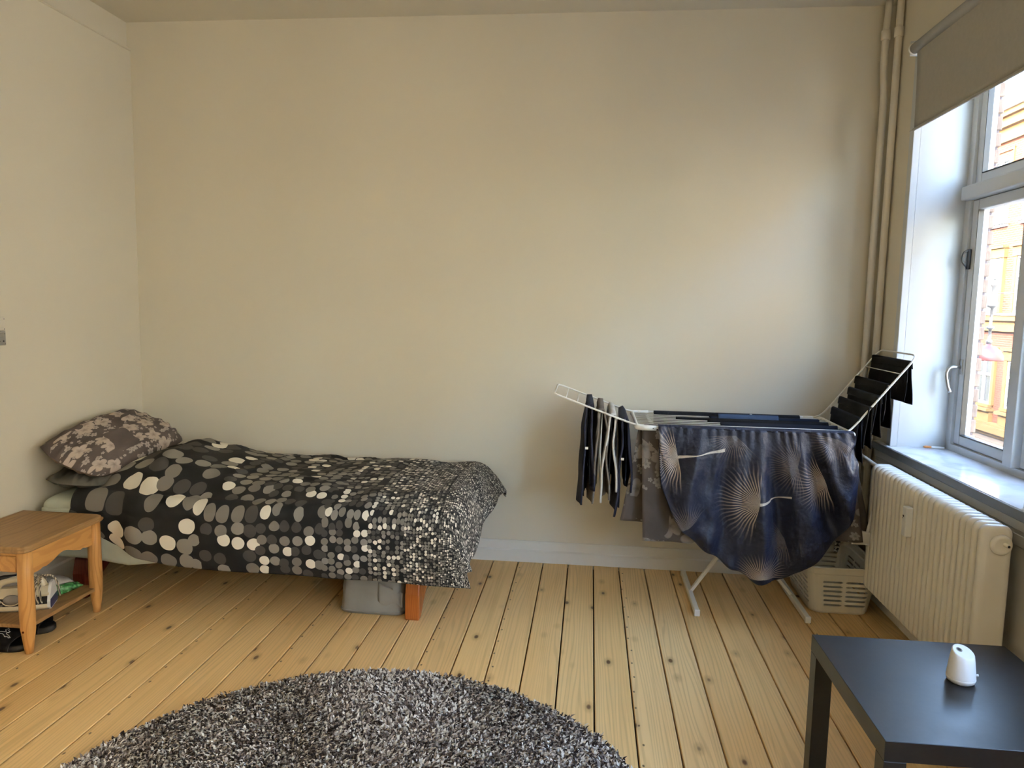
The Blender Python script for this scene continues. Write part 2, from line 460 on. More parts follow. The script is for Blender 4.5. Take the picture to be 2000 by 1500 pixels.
# ------------------------------------------------------------------ windows
def build_window(name, y0, y1, label, WZ1=WZ1):
    root = bpy.data.objects.new(name, None); COL.objects.link(root)
    root.location = (1.70, (y0 + y1) / 2, WZ0); root['kind'] = 'structure'; root['label'] = label
    # marble sill with grey front edge
    part(root, 'sill', box(1.424, 1.70, y0 - 0.12, y1 + 0.12, 0.757, 0.787, 0.003, 2), M_MARBLE, label='white veined marble window sill')
    part(root, 'sill_edge', box(1.416, 1.4238, y0 - 0.12, y1 + 0.12, 0.750, 0.785, 0.002, 1), M_SILLEDGE)
    part(root, 'sill_apron', merge(box(1.432, 1.449, y0 - 0.10, y1 + 0.10, 0.16, 0.749), box(1.424, 1.432, y0 - 0.10, y1 + 0.10, 0.715, 0.749, 0.002, 1), box(1.428, 1.432, y0 - 0.10, y1 + 0.10, 0.66, 0.70, 0.002, 1)), M_APRON)
    # linings (jambs and head), each a board with a separate edge strip
    for s, yy in ((-1, y1), (1, y0)):
        a, b = sorted((yy - 0.030 if s < 0 else yy + 0.030, yy - 0.001 if s < 0 else yy + 0.001))
        part(root, 'jamb_lining', box(1.475, 1.692, a, b, 0.787, WZ1 - 0.03), M_WHITE)
        aa, ba = sorted((yy - 0.034 if s < 0 else yy + 0.034, yy + 0.012 * (1 if s < 0 else -1)))
        part(root, 'jamb_edge', box(1.441, 1.473, aa, ba, 0.787, WZ1 - 0.03, 0.003, 2), M_WHITE)
    part(root, 'head_lining', box(1.441, 1.692, y0 + 0.03, y1 - 0.03, WZ1 - 0.03, WZ1 - 0.002), M_WHITE)
    ya, yb, za, zb = y0 + 0.03, y1 - 0.03, 0.787, WZ1 - 0.03
    ym = (ya + yb) / 2
    ft = 0.045
    part(root, 'outer_frame', merge(box(1.692, 1.768, ya - 0.028, ya + ft, za, zb), box(1.692, 1.768, yb - ft, yb + 0.028, za, zb),
                              box(1.692, 1.768, ya + ft, yb - ft, za, za + 0.030), box(1.692, 1.768, ya + ft, yb - ft, zb - ft, zb)), M_WFRAME)
    part(root, 'mullion', box(1.672, 1.768, ym - 0.032, ym + 0.032, za + 0.030, zb - ft, 0.004, 2), M_WFRAME)
    for a, b in ((ya + 0.015, ym - 0.033), (ym + 0.033, yb - 0.015)):
        part(root, 'transom', box(1.662, 1.768, a, b, 1.936, 1.998, 0.006, 2), M_WFRAME)
    for a, b in ((ya + ft + .002, ym - 0.034), (ym + 0.034, yb - ft - .002)):
        for c, d in ((za + 0.033, 1.934), (2.0, zb - ft - .002)):
            st, rl = 0.052, 0.046
            sa = part(root, 'sash', merge(box(1.704, 1.752, a, a + st, c, d, 0.004, 1), box(1.704, 1.752, b - st, b, c, d, 0.004, 1),
                                          box(1.704, 1.752, a + st, b - st, c, c + rl, 0.004, 1), box(1.704, 1.752, a + st, b - st, d - rl, d, 0.004, 1)), M_WFRAME)
            part(sa, 'pane', box(1.728, 1.732, a + st - .003, b - st + .003, c + rl - .003, d - rl + .003), M_GLASS)
            gk = 0.004
            part(sa, 'gasket', merge(box(1.7035, 1.7265, a + st, a + st + gk, c + rl, d - rl), box(1.7035, 1.7265, b - st - gk, b - st, c + rl, d - rl),
                                     box(1.7035, 1.7265, a + st, b - st, c + rl, c + rl + gk)), M_BLACKPL)
            if c < 1.5:
                hy = b - st * 0.35 if a > ym else a + st * 0.35
                pts = round_path([(1.700, hy, 1.178), (1.652, hy, 1.180), (1.640, hy + 0.004, 1.15), (1.648, hy - 0.010, 1.085), (1.655, hy - 0.02, 1.062)], 0.03)
                part(sa, 'handle', merge(tube(pts, [0.0085] * len(pts), 10), box(1.700, 1.7045, hy - 0.013, hy + 0.013, 1.145, 1.215, 0.002, 2)), M_STEEL, True)
                part(sa, 'stay', merge(box(1.690, 1.7045, hy - 0.006, hy + 0.010, 1.625, 1.715, 0.002, 1), tube(round_path([(1.692, hy, 1.71), (1.672, hy + .004, 1.70), (1.668, hy + .004, 1.66), (1.69, hy, 1.635)], .02), 0.005, 8)), M_DARKSTEEL, True)
    part(root, 'outer_sill', box(1.77, 1.90, y0 + 0.002, y1 + 0.01, WZ0 - 0.03, WZ0 + 0.012, 0.003, 1), M_SILLEDGE)
    return root
build_window('window_1', W1Y0, W1Y1, 'white casement window with mullion and transom above the radiator')
build_window('added_window_2', W2Y0, W2Y1, 'white casement window added nearer the viewer for light, outside the picture', WZ2)  # unseen window, added to let in more daylight
build_window('added_window_3', W3Y0, W3Y1, 'white casement window added behind the viewer for light, outside the picture', WZ2)  # further unseen window, added for daylight from behind

# ------------------------------------------------------------------ unseen fill lamp added behind the viewer to brighten the room
def build_fill_lamp():
    x, y, z, r = FILL_POS[0], FILL_POS[1], FILL_POS[2], 0.24
    root = thing('added_fill_lamp', 'added fill lamp, a round paper globe hanging behind the viewer, outside the picture', 'lamp', (x, y, z))
    t = NT('fill_lamp_paper'); t.base((0.8, 0.76, 0.66), 0.8)
    t.b.inputs['Emission Color'].default_value = (*FILL_COLOR, 1); t.b.inputs['Emission Strength'].default_value = FILL_STRENGTH
    prof = [(max(.03, r * math.sin(PI * k / 20)), -r * math.cos(PI * k / 20)) for k in range(21)]
    part(root, 'shade', lathe(prof, 32, (x, y, z)), t.m, True)
    part(root, 'cord', tube([(x, y, z + r - .01), (x, y, CZ - .03)], .003, 8), M_PLASTIC)
    part(root, 'ceiling_cup', lathe([(.045, 0), (.04, -.03), (.01, -.04)][::-1], 20, (x, y, CZ)), M_PLASTIC, True)
FILL_POS, FILL_COLOR, FILL_STRENGTH = (0.8, -1.5, 2.30), (1.0, 0.82, 0.52), 11.0
build_fill_lamp()

# ------------------------------------------------------------------ street outside
def outside():
    FX, YC, DY = 14.0, 27.55, 1.95
    t = NT('red_brick_facade'); p = t.sep(t.coord())
    v = t.comb(p[1], p[2], 0.0)
    br = t.n('TexBrick', {'Vector': v, 'Color1': (0.085, 0.022, 0.011), 'Color2': (0.105, 0.031, 0.016), 'Mortar': (0.10, 0.065, 0.05), 'Scale': 1.0,
                          'Mortar Size': 0.008, 'Brick Width': 0.24, 'Row Height': 0.075})
    M_RB = t.base(br.outputs['Color'], 0.85, 0.2)
    M_STONE = plain('ochre_render', (0.125, 0.072, 0.024), 0.8, 0.2, var=0.08, scale=2)
    M_PALE = plain('pale_render', (0.13, 0.105, 0.085), 0.8, 0.2, var=0.05, scale=2)
    M_FR = plain('white_far_frames', (0.20, 0.20, 0.20), 0.5)
    M_DG = plain('dark_far_glass', (0.035, 0.04, 0.045), 0.12, 0.6, var=0.3, scale=0.7)
    t = NT('blue_slate_roof'); p = t.sep(t.coord())
    br = t.n('TexBrick', {'Vector': t.comb(p[1], p[2], 0.0), 'Color1': (0.07, 0.09, 0.12), 'Color2': (0.09, 0.115, 0.15), 'Mortar': (0.05, 0.065, 0.09), 'Scale': 1.0, 'Mortar Size': 0.01, 'Brick Width': 0.3, 'Row Height': 0.16})
    M_SLATE = t.base(br.outputs['Color'], 0.6, 0.4)
    rows = [(4.62, 6.72), (1.50, 3.37), (-1.71, -0.10)]
    gz = -5.9
    b = thing('apartment_building', 'sunlit red brick apartment house with ochre bands across the street', 'building', (FX, 24, gz))
    Y0, Y1 = 20.4, 46.0
    part(b, 'wall', box(FX, FX + 3, Y0, Y1, -2.55, 7.3), M_RB)
    part(b, 'ground_storey', box(FX - 0.06, FX + 3, Y0, Y1, gz, -2.55), M_PALE)
    part(b, 'cornice', merge(box(FX - 0.12, FX, Y0, Y1, 7.3, 7.75, 0), box(FX - 0.28, FX, Y0, Y1, 7.75, 8.05), box(FX - 0.42, FX, Y0, Y1, 8.05, 8.22)), M_STONE)
    part(b, 'gutter', box(FX - 0.52, FX - 0.30, Y0, Y1, 8.22, 8.36, 0.02, 2), M_FR)
    part(b, 'string_course', merge(box(FX - 0.14, FX, Y0, Y1, 0.86, 1.08), box(FX - 0.20, FX, Y0, Y1, 1.22, 1.40), box(FX - 0.08, FX, Y0, Y1, 1.08, 1.22)), M_STONE)
    part(b, 'sill_band', box(FX - 0.24, FX, Y0, Y1, 1.40, 1.48), M_FR)
    part(b, 'ledge', merge(box(FX - 0.16, FX, Y0, Y1, -2.75, -2.62), box(FX - 0.30, FX, Y0, Y1, -2.62, -2.40), box(FX - 0.22, FX, Y0, Y1, -2.40, -2.30)), M_STONE)
    V = [(FX - 0.4, Y0, 8.3), (FX - 0.4, Y1, 8.3), (FX + 2.4, Y1, 11.4), (FX + 2.4, Y0, 11.4), (FX + 6, Y1, 11.4), (FX + 6, Y0, 11.4), (FX + 6, Y1, 7.3), (FX + 6, Y0, 7.3), (FX, Y0, 7.3), (FX, Y1, 7.3)]
    part(b, 'roof', (V, [(0, 1, 2, 3), (3, 2, 4, 5), (5, 4, 6, 7), (0, 3, 5, 7, 8), (1, 9, 6, 4, 2)]), M_SLATE)
    rv = []
    for yy in (24.9, 21.4, 17.9):
        rv.append(tube([(FX - 0.42, yy, 8.36), (FX + 2.36, yy - 0.0, 11.45)], 0.07, 6))
    for g in rv: part(b, 'roof_rib', g, plain('pale_roof_flashing', (0.25, 0.29, 0.30), 0.5))
    # windows
    ww = 1.02
    def wmesh(h):
        bs = [box(-0.06, 0.02, -ww / 2, -ww / 2 + .07, 0, h), box(-0.06, 0.02, ww / 2 - .07, ww / 2, 0, h), box(-0.06, 0.02, -ww / 2, ww / 2, 0, .08), box(-0.06, 0.02, -ww / 2, ww / 2, h - .08, h),
              box(-0.07, 0.02, -.055, .055, 0, h), box(-0.07, 0.02, -ww / 2, ww / 2, h * .62, h * .62 + .09)]
        return merge(*bs)
    def tmesh(h):
        bs = [box(-0.09, 0, -ww / 2 - .17, -ww / 2, -0.02, h + .2), box(-0.09, 0, ww / 2, ww / 2 + .17, -0.02, h + .2), box(-0.12, 0, -ww / 2 - .22, ww / 2 + .22, h, h + .32), box(-0.2, 0, -ww / 2 - .26, ww / 2 + .26, h + .32, h + .40)]
        return merge(*bs)
    def tmesh3(h):
        bs = [box(-0.05, 0, -ww / 2 - .14, -ww / 2 - 0.06, 0.9, h + .35), box(-0.05, 0, ww / 2 + 0.06, ww / 2 + .14, .9, h + .35), box(-0.05, 0, -ww / 2 - .14, ww / 2 + .14, h + .27, h + .35)]
        return merge(*bs)
    def smesh():
        return merge(box(-0.16, 0, -ww / 2 - .12, ww / 2 + .12, -.10, 0.0), box(-0.10, 0, -ww / 2 - .08, ww / 2 + .08, -.2, -.1))
    def mk(nm, g, mat):
        me = bpy.data.meshes.new(nm); me.from_pydata([tuple(v) for v in g[0]], [], g[1]); me.materials.append(mat); return me
    for ri, (z0, z1) in enumerate(rows):
        h = z1 - z0
        mf = mk('window', wmesh(h), M_FR); mg = mk('pane', box(-0.02, -0.01, -ww / 2, ww / 2, 0, h), M_DG)
        mt = mk('surround', (tmesh3 if ri == 0 else tmesh)(h), M_STONE); ms = mk('window_sill', smesh(), M_FR if ri == 0 else M_STONE)
        for k in range(-3, 7):
            y = YC + k * DY
            o = bpy.data.objects.new('window', mf); COL.objects.link(o); o.parent = b; o.location = (0, y - 24, z0 - gz)
            for nm, me in (('pane', mg), ('surround', mt), ('window_sill', ms)):
                c = bpy.data.objects.new(nm, me); COL.objects.link(c); c.parent = o
    mf = mk('window', wmesh(1.1), M_FR); mg = mk('pane', box(-0.02, -0.01, -ww / 2, ww / 2, 0, 1.1), M_DG)
    for k in range(-3, 7):
        o = bpy.data.objects.new('window', mf); COL.objects.link(o); o.parent = b; o.location = (-0.06, YC + k * DY - 24, -4.5 - gz)
        c = bpy.data.objects.new('pane', mg); COL.objects.link(c); c.parent = o
    # ochre console below each window of the lowest brick storey
    mc = mk('console', merge(box(-0.14, 0, -ww / 2 - .17, ww / 2 + .17, -.60, -.2), box(-0.26, 0, -ww / 2 - .22, ww / 2 + .22, -.22, -.12)), M_STONE)
    for k in range(-3, 7):
        o = bpy.data.objects.new('console', mc); COL.objects.link(o); o.parent = b; o.location = (0, YC + k * DY - 24, rows[2][0] - gz)
    structure('ground_street', box(1.9, FX, -20, 60, gz - .2, gz), plain('grey_asphalt', (0.20, 0.19, 0.18), 0.9), label='grey street far below the window')
    # pale neighbour house, added out of view to reflect daylight into the room
    n = thing('added_pale_house', 'pale cream house added beside the brick one across the street to reflect daylight', 'building', (FX, 2.0, gz))
    M_PLASTER = plain('cream_plaster', (0.74, 0.69, 0.58), 0.85, 0.2, var=0.03, scale=1.5)
    part(n, 'wall', box(FX + .02, FX + 3, -18, 20.39, gz, 8.0), M_PLASTER)
    part(n, 'cornice', merge(box(FX - 0.2, FX + .02, -18, 20.38, 7.5, 7.8), box(FX - 0.35, FX + .02, -18, 20.38, 7.8, 8.1)), M_PLASTER)
    part(n, 'roof', ([(FX - .3, -18, 8.1), (FX - .3, 20.39, 8.1), (FX + 2.4, 20.39, 11.2), (FX + 2.4, -18, 11.2), (FX + 6, 20.39, 11.2), (FX + 6, -18, 11.2), (FX + 6, 20.39, 7), (FX + 6, -18, 7)], [(0, 1, 2, 3), (3, 2, 4, 5), (5, 4, 6, 7)]), M_SLATE)
    mf = mk('window', wmesh(1.8), M_FR); mg = mk('pane', box(-0.02, -0.01, -ww / 2, ww / 2, 0, 1.8), M_DG)
    for zz in (4.5, 1.4, -1.7, -4.9):
        for k in range(13):
            o = bpy.data.objects.new('window', mf); COL.objects.link(o); o.parent = n; o.location = (0.0, -16 + k * 2.8 - 0.5, zz - gz)
            c = bpy.data.objects.new('pane', mg); COL.objects.link(c); c.parent = o
    # hanging street lamp
    x, y, z = 8.0, 15.72, 0.50
    lp = thing('hanging_street_lamp', 'red dome street lamp hanging from wires between the houses', 'street lamp', (x, y, z))
    dome = [(0.27, 0.0), (0.275, 0.02), (0.265, 0.10), (0.22, 0.20), (0.14, 0.27), (0.06, 0.295), (0.05, 0.33)]
    part(lp, 'shade', lathe(dome, 24, (x, y, z)), plain('red_lamp_enamel', (0.10, 0.022, 0.02), 0.45), True)
    part(lp, 'stem', lathe([(0.05, .33), (0.055, .40), (0.03, .42), (0.03, .62), (0.07, .64), (0.07, .68), (0.025, .70), (0.03, 1.05), (0.09, 1.08), (0.09, 1.13), (0.03, 1.15), (0.03, 1.45), (0.06, 1.5), (.06, 1.56)], 12, (x, y, z)), plain('grey_lamp_metal', (0.08, 0.08, 0.08), 0.5, metal=.4), True)
    cat = [(x + s * 5.95 * k / 10, y - s * 2.6 * k / 10, z + 1.35 + 1.0 * (k / 10) ** 2) for s in (-1, 1) for k in ((range(10, -1, -1)) if s < 0 else range(1, 11))]
    part(lp, 'wire', tube(cat, 0.012, 6), M_DARKSTEEL)
outside()

# ------------------------------------------------------------------ roller blind, pipes, radiator
def build_blind():
    xt, zt, r = 1.405, 2.60, 0.023
    ya, yb = 2.36, 3.60
    root = thing('roller_blind', 'taupe roller blind rolled half down over the window', 'blind', (xt, (ya + yb) / 2, 2.24))
    part(root, 'roll', tube([(xt, ya + .014, zt), (xt, yb - .012, zt)], r, 24), M_BLINDTUBE, True)
    for y0, y1 in ((yb - .011, yb - .004), (ya + .004, ya + .011)):
        part(root, 'end_cap', tube([(xt, y0, zt), (xt, y1, zt)], r + 0.004, 24), M_RACK, True)
    for y in (yb - .004, ya):
        part(root, 'bracket', merge(box(xt - .018, RX - .001, y, y + .004, zt - .03, zt + .035, 0.001, 1), box(RX - .004, RX - .001, y - .015, y + .01, zt - .03, zt + .035)), M_WHITE)
    # cloth leaves the back of the roll, hangs in front of the wall
    def fn(u, v):
        y = lerp(ya + .03, yb - .035, u); z = lerp(2.247, zt, v)
        return (xt - r * 0.2 + 0.016 * math.sqrt(max(0, 1 - ((v) ** 2))) + 0.0015 * math.sin(9 * u + 3 * v) * (1 - v), y, z)
    o = part(root, 'cloth', grid(fn, 24, 16), M_BLIND, True); solidify(o, 0.0012)
    part(root, 'hem_bar', box(1.409, 1.4185, ya + .025, yb - .03, 2.236, 2.2475, 0.003, 2), M_BLIND)
    part(root, 'hem_bar_end', box(1.4105, 1.417, yb - .03, yb - 0.0, 2.238, 2.246, 0.002, 1), M_APRON)
build_blind()

def build_pipes():
    def pipe(x, y, label, bend):
        root = thing('heating_pipe', label, 'pipe', (x, y, 0))
        b = bend
        pts = [(x, y, 0.0), (x, y, 2.50), (x - b, y - b * .3, 2.60), (x - b, y - b * .3, 2.80), (x - b * .4, y, 2.86), (x - b * .4, y, CZ)]
        part(root, 'riser', tube(round_path(pts, 0.06), 0.0165, 16), M_PIPE, True)
        part(root, 'collar', lathe([(0.0166, 0), (0.021, 0.002), (0.021, .045), (0.0166, .047)], 16, (x - b * (1 if b else 0), y - b * .3, 2.74)), M_PIPE, True)
        part(root, 'floor_rose', lathe([(0.0166, .012), (0.03, .004), (0.034, 0)][::-1], 16, (x, y, 0.0005)), M_PIPE, True)
        return root
    a = pipe(1.395, 3.895, 'cream painted heating riser in the corner, left of the pair', 0.012)
    pts = round_path([(1.395, 3.878, 0.715), (1.36, 3.80, 0.715), (1.345, 3.46, 0.705)], 0.03)
    part(a, 'branch', tube(pts, 0.0105, 12), M_PIPE, True)
    pipe(1.428, 3.850, 'cream painted heating riser against the window wall, right of the pair', 0.0)
build_pipes()

def build_radiator():
    xf, xb, z0, z1 = 1.292, 1.392, 0.150, 0.738
    ya, yb, n = 2.475, 3.445, 24
    root = thing('column_radiator', 'cream column radiator below the window sill', 'radiator', (1.342, (ya + yb) / 2, z0))
    p = (yb - ya) / n
    # one section: rounded plate, fat in the middle of its depth, three columns
    def outline(inset):
        w2, h2, r = (xb - xf) / 2 - inset, (z1 - z0) / 2 - inset, 0.030 - inset * 0.5
        P = []
        for cx, cz, a0 in ((1, 1, 0), (-1, 1, 90), (-1, -1, 180), (1, -1, 270)):
            for k in range(7):
                a = math.radians(a0 + 15 * k)
                P.append((cx * (w2 - r) + r * math.cos(a), cz * (h2 - r) + r * math.sin(a)))
        return P
    prof = [(-0.5, 0.020), (-0.46, 0.011), (-0.38, 0.005), (-0.26, 0.0012), (-0.1, 0.0), (0.1, 0.0), (0.26, 0.0012), (0.38, 0.005), (0.46, 0.011), (0.5, 0.020)]
    V, F = [], []
    for t, ins in prof:
        for a, b in outline(ins): V.append((a, t * p * 0.86, b))
    m = 28
    for i in range(len(prof) - 1):
        for k in range(m): F.append((i * m + k, i * m + (k + 1) % m, (i + 1) * m + (k + 1) % m, (i + 1) * m + k))
    F.append(tuple(range(m))); F.append(tuple(range((len(prof) - 1) * m, len(prof) * m))[::-1])
    me = bpy.data.meshes.new('section'); me.from_pydata(V, [], F); me.materials.append(M_RAD)
    me.polygons.foreach_set('use_smooth', [True] * (len(F) - 2) + [False] * 2)
    cz = (z1 - z0) / 2
    for i in range(n):
        o = bpy.data.objects.new('section', me); COL.objects.link(o); o.parent = root
        o.location = (0, ya + (i + 0.5) * p - (ya + yb) / 2, cz)
        if i == 0: fix_normals(o)
    # hubs joining the sections
    for z in (0.062, (z1 - z0) - 0.062):
        part(root, 'hub', tube([(1.342, ya - 0.004, z0 + z), (1.342, yb + 0.004, z0 + z)], 0.022, 16), M_RAD, True)
    # near end: plug and bleed valve
    def disc(prof, c):
        V, F = lathe(prof, 28); return [(c[0] + x, c[1] - z, c[2] + y) for x, y, z in V], F
    pz = z1 - 0.062
    pl = part(root, 'end_plug', disc([(0.034, -0.004), (0.034, 0.004), (0.030, 0.009), (0.022, 0.010), (0.020, 0.0085)], (1.352, ya, pz)), M_RAD, True)
    part(pl, 'bleed_valve', disc([(0.006, 0.006), (0.0075, 0.010), (0.0065, 0.012), (0.0065, 0.030), (0.005, 0.031)], (1.360, ya, pz + .004)), M_RAD, True)
    part(pl, 'valve_hole', disc([(0.0042, 0.0305), (0.0042, 0.0318)], (1.360, ya, pz + .004)), M_BLACKPL, True)
    # heat meter
    ym = 3.0
    mt = part(root, 'heat_meter', box(xf - 0.026, xf + 0.002, ym - 0.019, ym + 0.019, 0.535, 0.655, 0.005, 2), M_PLASTIC)
    part(mt, 'display', box(xf - 0.0268, xf - 0.0255, ym + 0.000, ym + 0.010, 0.612, 0.620), M_BLACKPL)
    part(mt, 'sensor', box(xf - 0.0268, xf - 0.0255, ym + 0.011, ym + 0.014, 0.604, 0.608), M_BLACKPL)
    for y in (2.62, 3.30):
        part(root, 'wall_bracket', box(1.385, RX - 0.019, y - .012, y + .012, z0 + .10, z0 + .135, 0.002, 1), M_RAD)
build_radiator()

def build_switches():
    x = LX
    def plate(name, z0, z1, mat, label, kind):
        y0, y1 = 2.915, 2.972
        root = thing(name, label, 'switch' if kind else 'socket', (x, (y0 + y1) / 2, z0))
        part(root, 'plate', box(x, x + 0.010, y0, y1, z0, z1, 0.003, 2), mat)
        if kind:
            part(root, 'rocker', box(x + .0095, x + .015, y0 + .013, y1 - .013, z0 + .012, z1 - .012, 0.002, 2), mat)
        else:
            part(root, 'rocker', box(x + .0095, x + .014, y0 + .012, y1 - .016, z0 + .036, z1 - .008, 0.002, 2), mat)
            for yy in (y0 + .02, y1 - .014):
                part(root, 'hole', tube([(x + .0096, yy, z0 + .018), (x + .0106, yy, z0 + .018)], 0.004, 12), M_BLACKPL)
        for dy, dz in ((.006, .006), (.006, .05), (.051, .006), (.051, .05)):
            part(root, 'screw', tube([(x + .0095, y0 + dy, z0 + dz), (x + .0106, y0 + dy, z0 + dz)], 0.0022, 8), M_DARKSTEEL)
    plate('light_switch', 1.268, 1.328, M_PIPE, 'cream light switch on the left wall, above the grey socket', True)
    plate('wall_socket', 1.203, 1.266, M_GREYPL, 'grey wall socket on the left wall, below the cream switch', False)
build_switches()

def build_brush():
    root = thing('small_brush', 'small white handled brush with orange bristles on the marble sill', 'brush', (1.62, 3.60, 0.7872))
    a, b = Vector((1.585, 3.607, .7935)), Vector((1.672, 3.592, .7935))
    part(root, 'handle', tube([a.lerp(b, .38), a.lerp(b, .42), a.lerp(b, .9), b], [.0052, .0058, .0052, .003], 10), M_PLASTIC, True)
    part(root, 'bristles', tube([a, a.lerp(b, .1), a.lerp(b, .37)], [.0035, .0061, .0055], 10), M_ORANGE, True)
build_brush()

# ------------------------------------------------------------------ printed fabrics
def dots_fabric():
    t = NT('dotted_cotton'); uv = t.coord('UV')
    edges = [-9, -1.93, -1.70, -1.42, -1.13, -0.93, -0.77, -0.62, 9]
    pitch = [0.112, 0.088, 0.066, 0.052, 0.034, 0.0205, 0.0130, 0.0088]
    col = (0.013, 0.013, 0.014)
    wob = t.noise(uv, 16.0, 1.0, 0.5, 'Color')
    for k, pt in enumerate(pitch):
        sc = t.n('VectorMath', operation='SCALE'); t.put(sc.inputs[0], wob); sc.inputs['Scale'].default_value = pt * 0.16
        ad = t.n('VectorMath', operation='ADD'); t.put(ad.inputs[0], uv); t.put(ad.inputs[1], sc.outputs[0])
        vo = t.n('TexVoronoi', {'Vector': ad.outputs[0], 'Scale': 1 / pt, 'Randomness': (0.30, 0.34, 0.40, 0.46, 0.5, 0.5, 0.55, 0.55)[k]}, voronoi_dimensions='2D')
        px = t.sep(vo.outputs['Position'])[0]
        m = t.math('MULTIPLY', t.math('GREATER_THAN', px, edges[k]), t.math('LESS_THAN', px, edges[k + 1]))
        m = t.math('MULTIPLY', m, t.math('LESS_THAN', vo.outputs['Distance'], 0.44 if k < 4 else 0.46))
        dc = t.ramp(t.sep(vo.outputs['Color'])[0], [(0.0, (0.014, 0.014, 0.015)), (0.07, (0.062, 0.058, 0.054)), (0.33, (0.19, 0.175, 0.15)), (0.58, (0.25, 0.235, 0.205)), (0.79, (0.80, 0.75, 0.64))], 'CONSTANT')
        col = t.mix(m, col, dc)
    wr = t.noise(uv, 9.0, 4)
    fine = t.noise(uv, 420.0, 2)
    t.bump(t.math('ADD', t.math('MULTIPLY', wr, 0.8), t.math('MULTIPLY', fine, 0.03)), 0.35, 0.012)
    return t.base(col, 0.8, 0.2)
M_DOTS = dots_fabric()

def floral_fabric(name, bgc, fl1, fl2, dens=1.0, sc=1.0):
    t = NT(name); uv = t.coord('UV')
    clus = t.noise(uv, 4.2 * sc, 1.0)
    blot = t.noise(uv, 7.0, 3)
    col = t.mix(t.smooth(blot, 0.3, 0.7), tuple(c * 0.85 for c in bgc), tuple(c * 1.15 for c in bgc))
    for pitch, R, pet, lim, fc, cth in ((0.030, 0.34, 2.5, 0.45, fl2, 0.43), (0.052, 0.40, 3.0, 0.55, fl2, 0.44), (0.125, 0.42, 2.5, 0.60, fl1, 0.40)):
        vo = t.n('TexVoronoi', {'Vector': uv, 'Scale': sc / pitch, 'Randomness': 0.9}, voronoi_dimensions='2D')
        dv = t.n('VectorMath', operation='SUBTRACT'); t.put(dv.inputs[0], uv); t.put(dv.inputs[1], vo.outputs['Position'])
        d = t.sep(dv.outputs[0]); cc = t.sep(vo.outputs['Color'])
        th = t.math('ADD', t.math('ARCTAN2', d[1], d[0]), t.math('MULTIPLY', cc[2], 6.0))
        petal = t.math('ABSOLUTE', t.math('COSINE', t.math('MULTIPLY', th, pet)))
        rad = t.math('MULTIPLY', t.math('ADD', t.math('MULTIPLY', petal, 0.45), 0.55), R)
        q = t.math('DIVIDE', vo.outputs['Distance'], rad)
        m = t.math('LESS_THAN', q, 1.0)
        m = t.math('MULTIPLY', m, t.math('GREATER_THAN', cc[0], 1 - lim * dens))
        m = t.math('MULTIPLY', m, t.math('GREATER_THAN', clus, cth))
        shade = t.ramp(q, [(0.0, tuple(c * 0.45 for c in fc)), (0.22, tuple(c * 0.75 for c in fc)), (0.5, fc), (0.88, fc), (1.0, tuple(c * 0.7 for c in fc))])
        col = t.mix(m, col, shade)
    t.bump(t.noise(uv, 16.0, 4), 0.3, 0.01)
    return t.base(col, 0.8, 0.2)
M_FLORAL = floral_fabric('taupe_floral_cotton', (0.078, 0.062, 0.056), (0.46, 0.38, 0.32), (0.38, 0.33, 0.29))
M_FLORAL_DIM = floral_fabric('dusty_floral_cotton', (0.095, 0.078, 0.068), (0.25, 0.22, 0.20), (0.27, 0.245, 0.22), 0.95, 0.85)

def cloth(name, c, rough=0.85, wr=14.0, st=0.3, weave=0.06, sheen=None):
    t = NT(name); co = t.coord()
    f = t.noise(co, 6.0, 3)
    col = t.ramp(f, [(0.3, tuple(x * 0.82 for x in c)), (0.7, tuple(min(1, x * 1.12) for x in c))])
    t.bump(t.math('ADD', t.noise(co, wr, 4), t.math('MULTIPLY', t.noise(co, 300, 2), weave)), st, 0.01)
    return t.base(col, rough, 0.2, sheen=sheen)
M_SHEET = cloth('pale_mint_sheet', (0.56, 0.60, 0.50))
M_PINK = cloth('faded_pillow_underside', (0.26, 0.19, 0.15))
M_OLD = cloth('grey_patterned_pillowcase', (0.085, 0.08, 0.066))
M_GREYBAG = cloth('grey_canvas', (0.30, 0.28, 0.24), wr=9)
M_BLACK = cloth('black_jersey', (0.008, 0.008, 0.010), wr=20)
M_CHAR = cloth('charcoal_jersey', (0.018, 0.018, 0.020), wr=20, weave=.2)
M_NAVYJ = cloth('dark_navy_jersey', (0.010, 0.013, 0.024), wr=20)
M_TERRY = cloth('black_terry', (0.016, 0.017, 0.021), wr=120, st=0.8)
M_DENIM = cloth('blue_denim', (0.05, 0.085, 0.16), wr=20, weave=.2)
M_DENIMD = cloth('dark_denim', (0.012, 0.018, 0.035), wr=20, weave=.2)
M_NAVYQ = cloth('navy_cotton', (0.022, 0.024, 0.042), wr=22, st=.5)
M_TAUPE = cloth('taupe_cotton', (0.17, 0.145, 0.125), wr=18, st=.4)
M_CREAMC = cloth('white_cotton', (0.68, 0.66, 0.62), wr=18, st=.4)

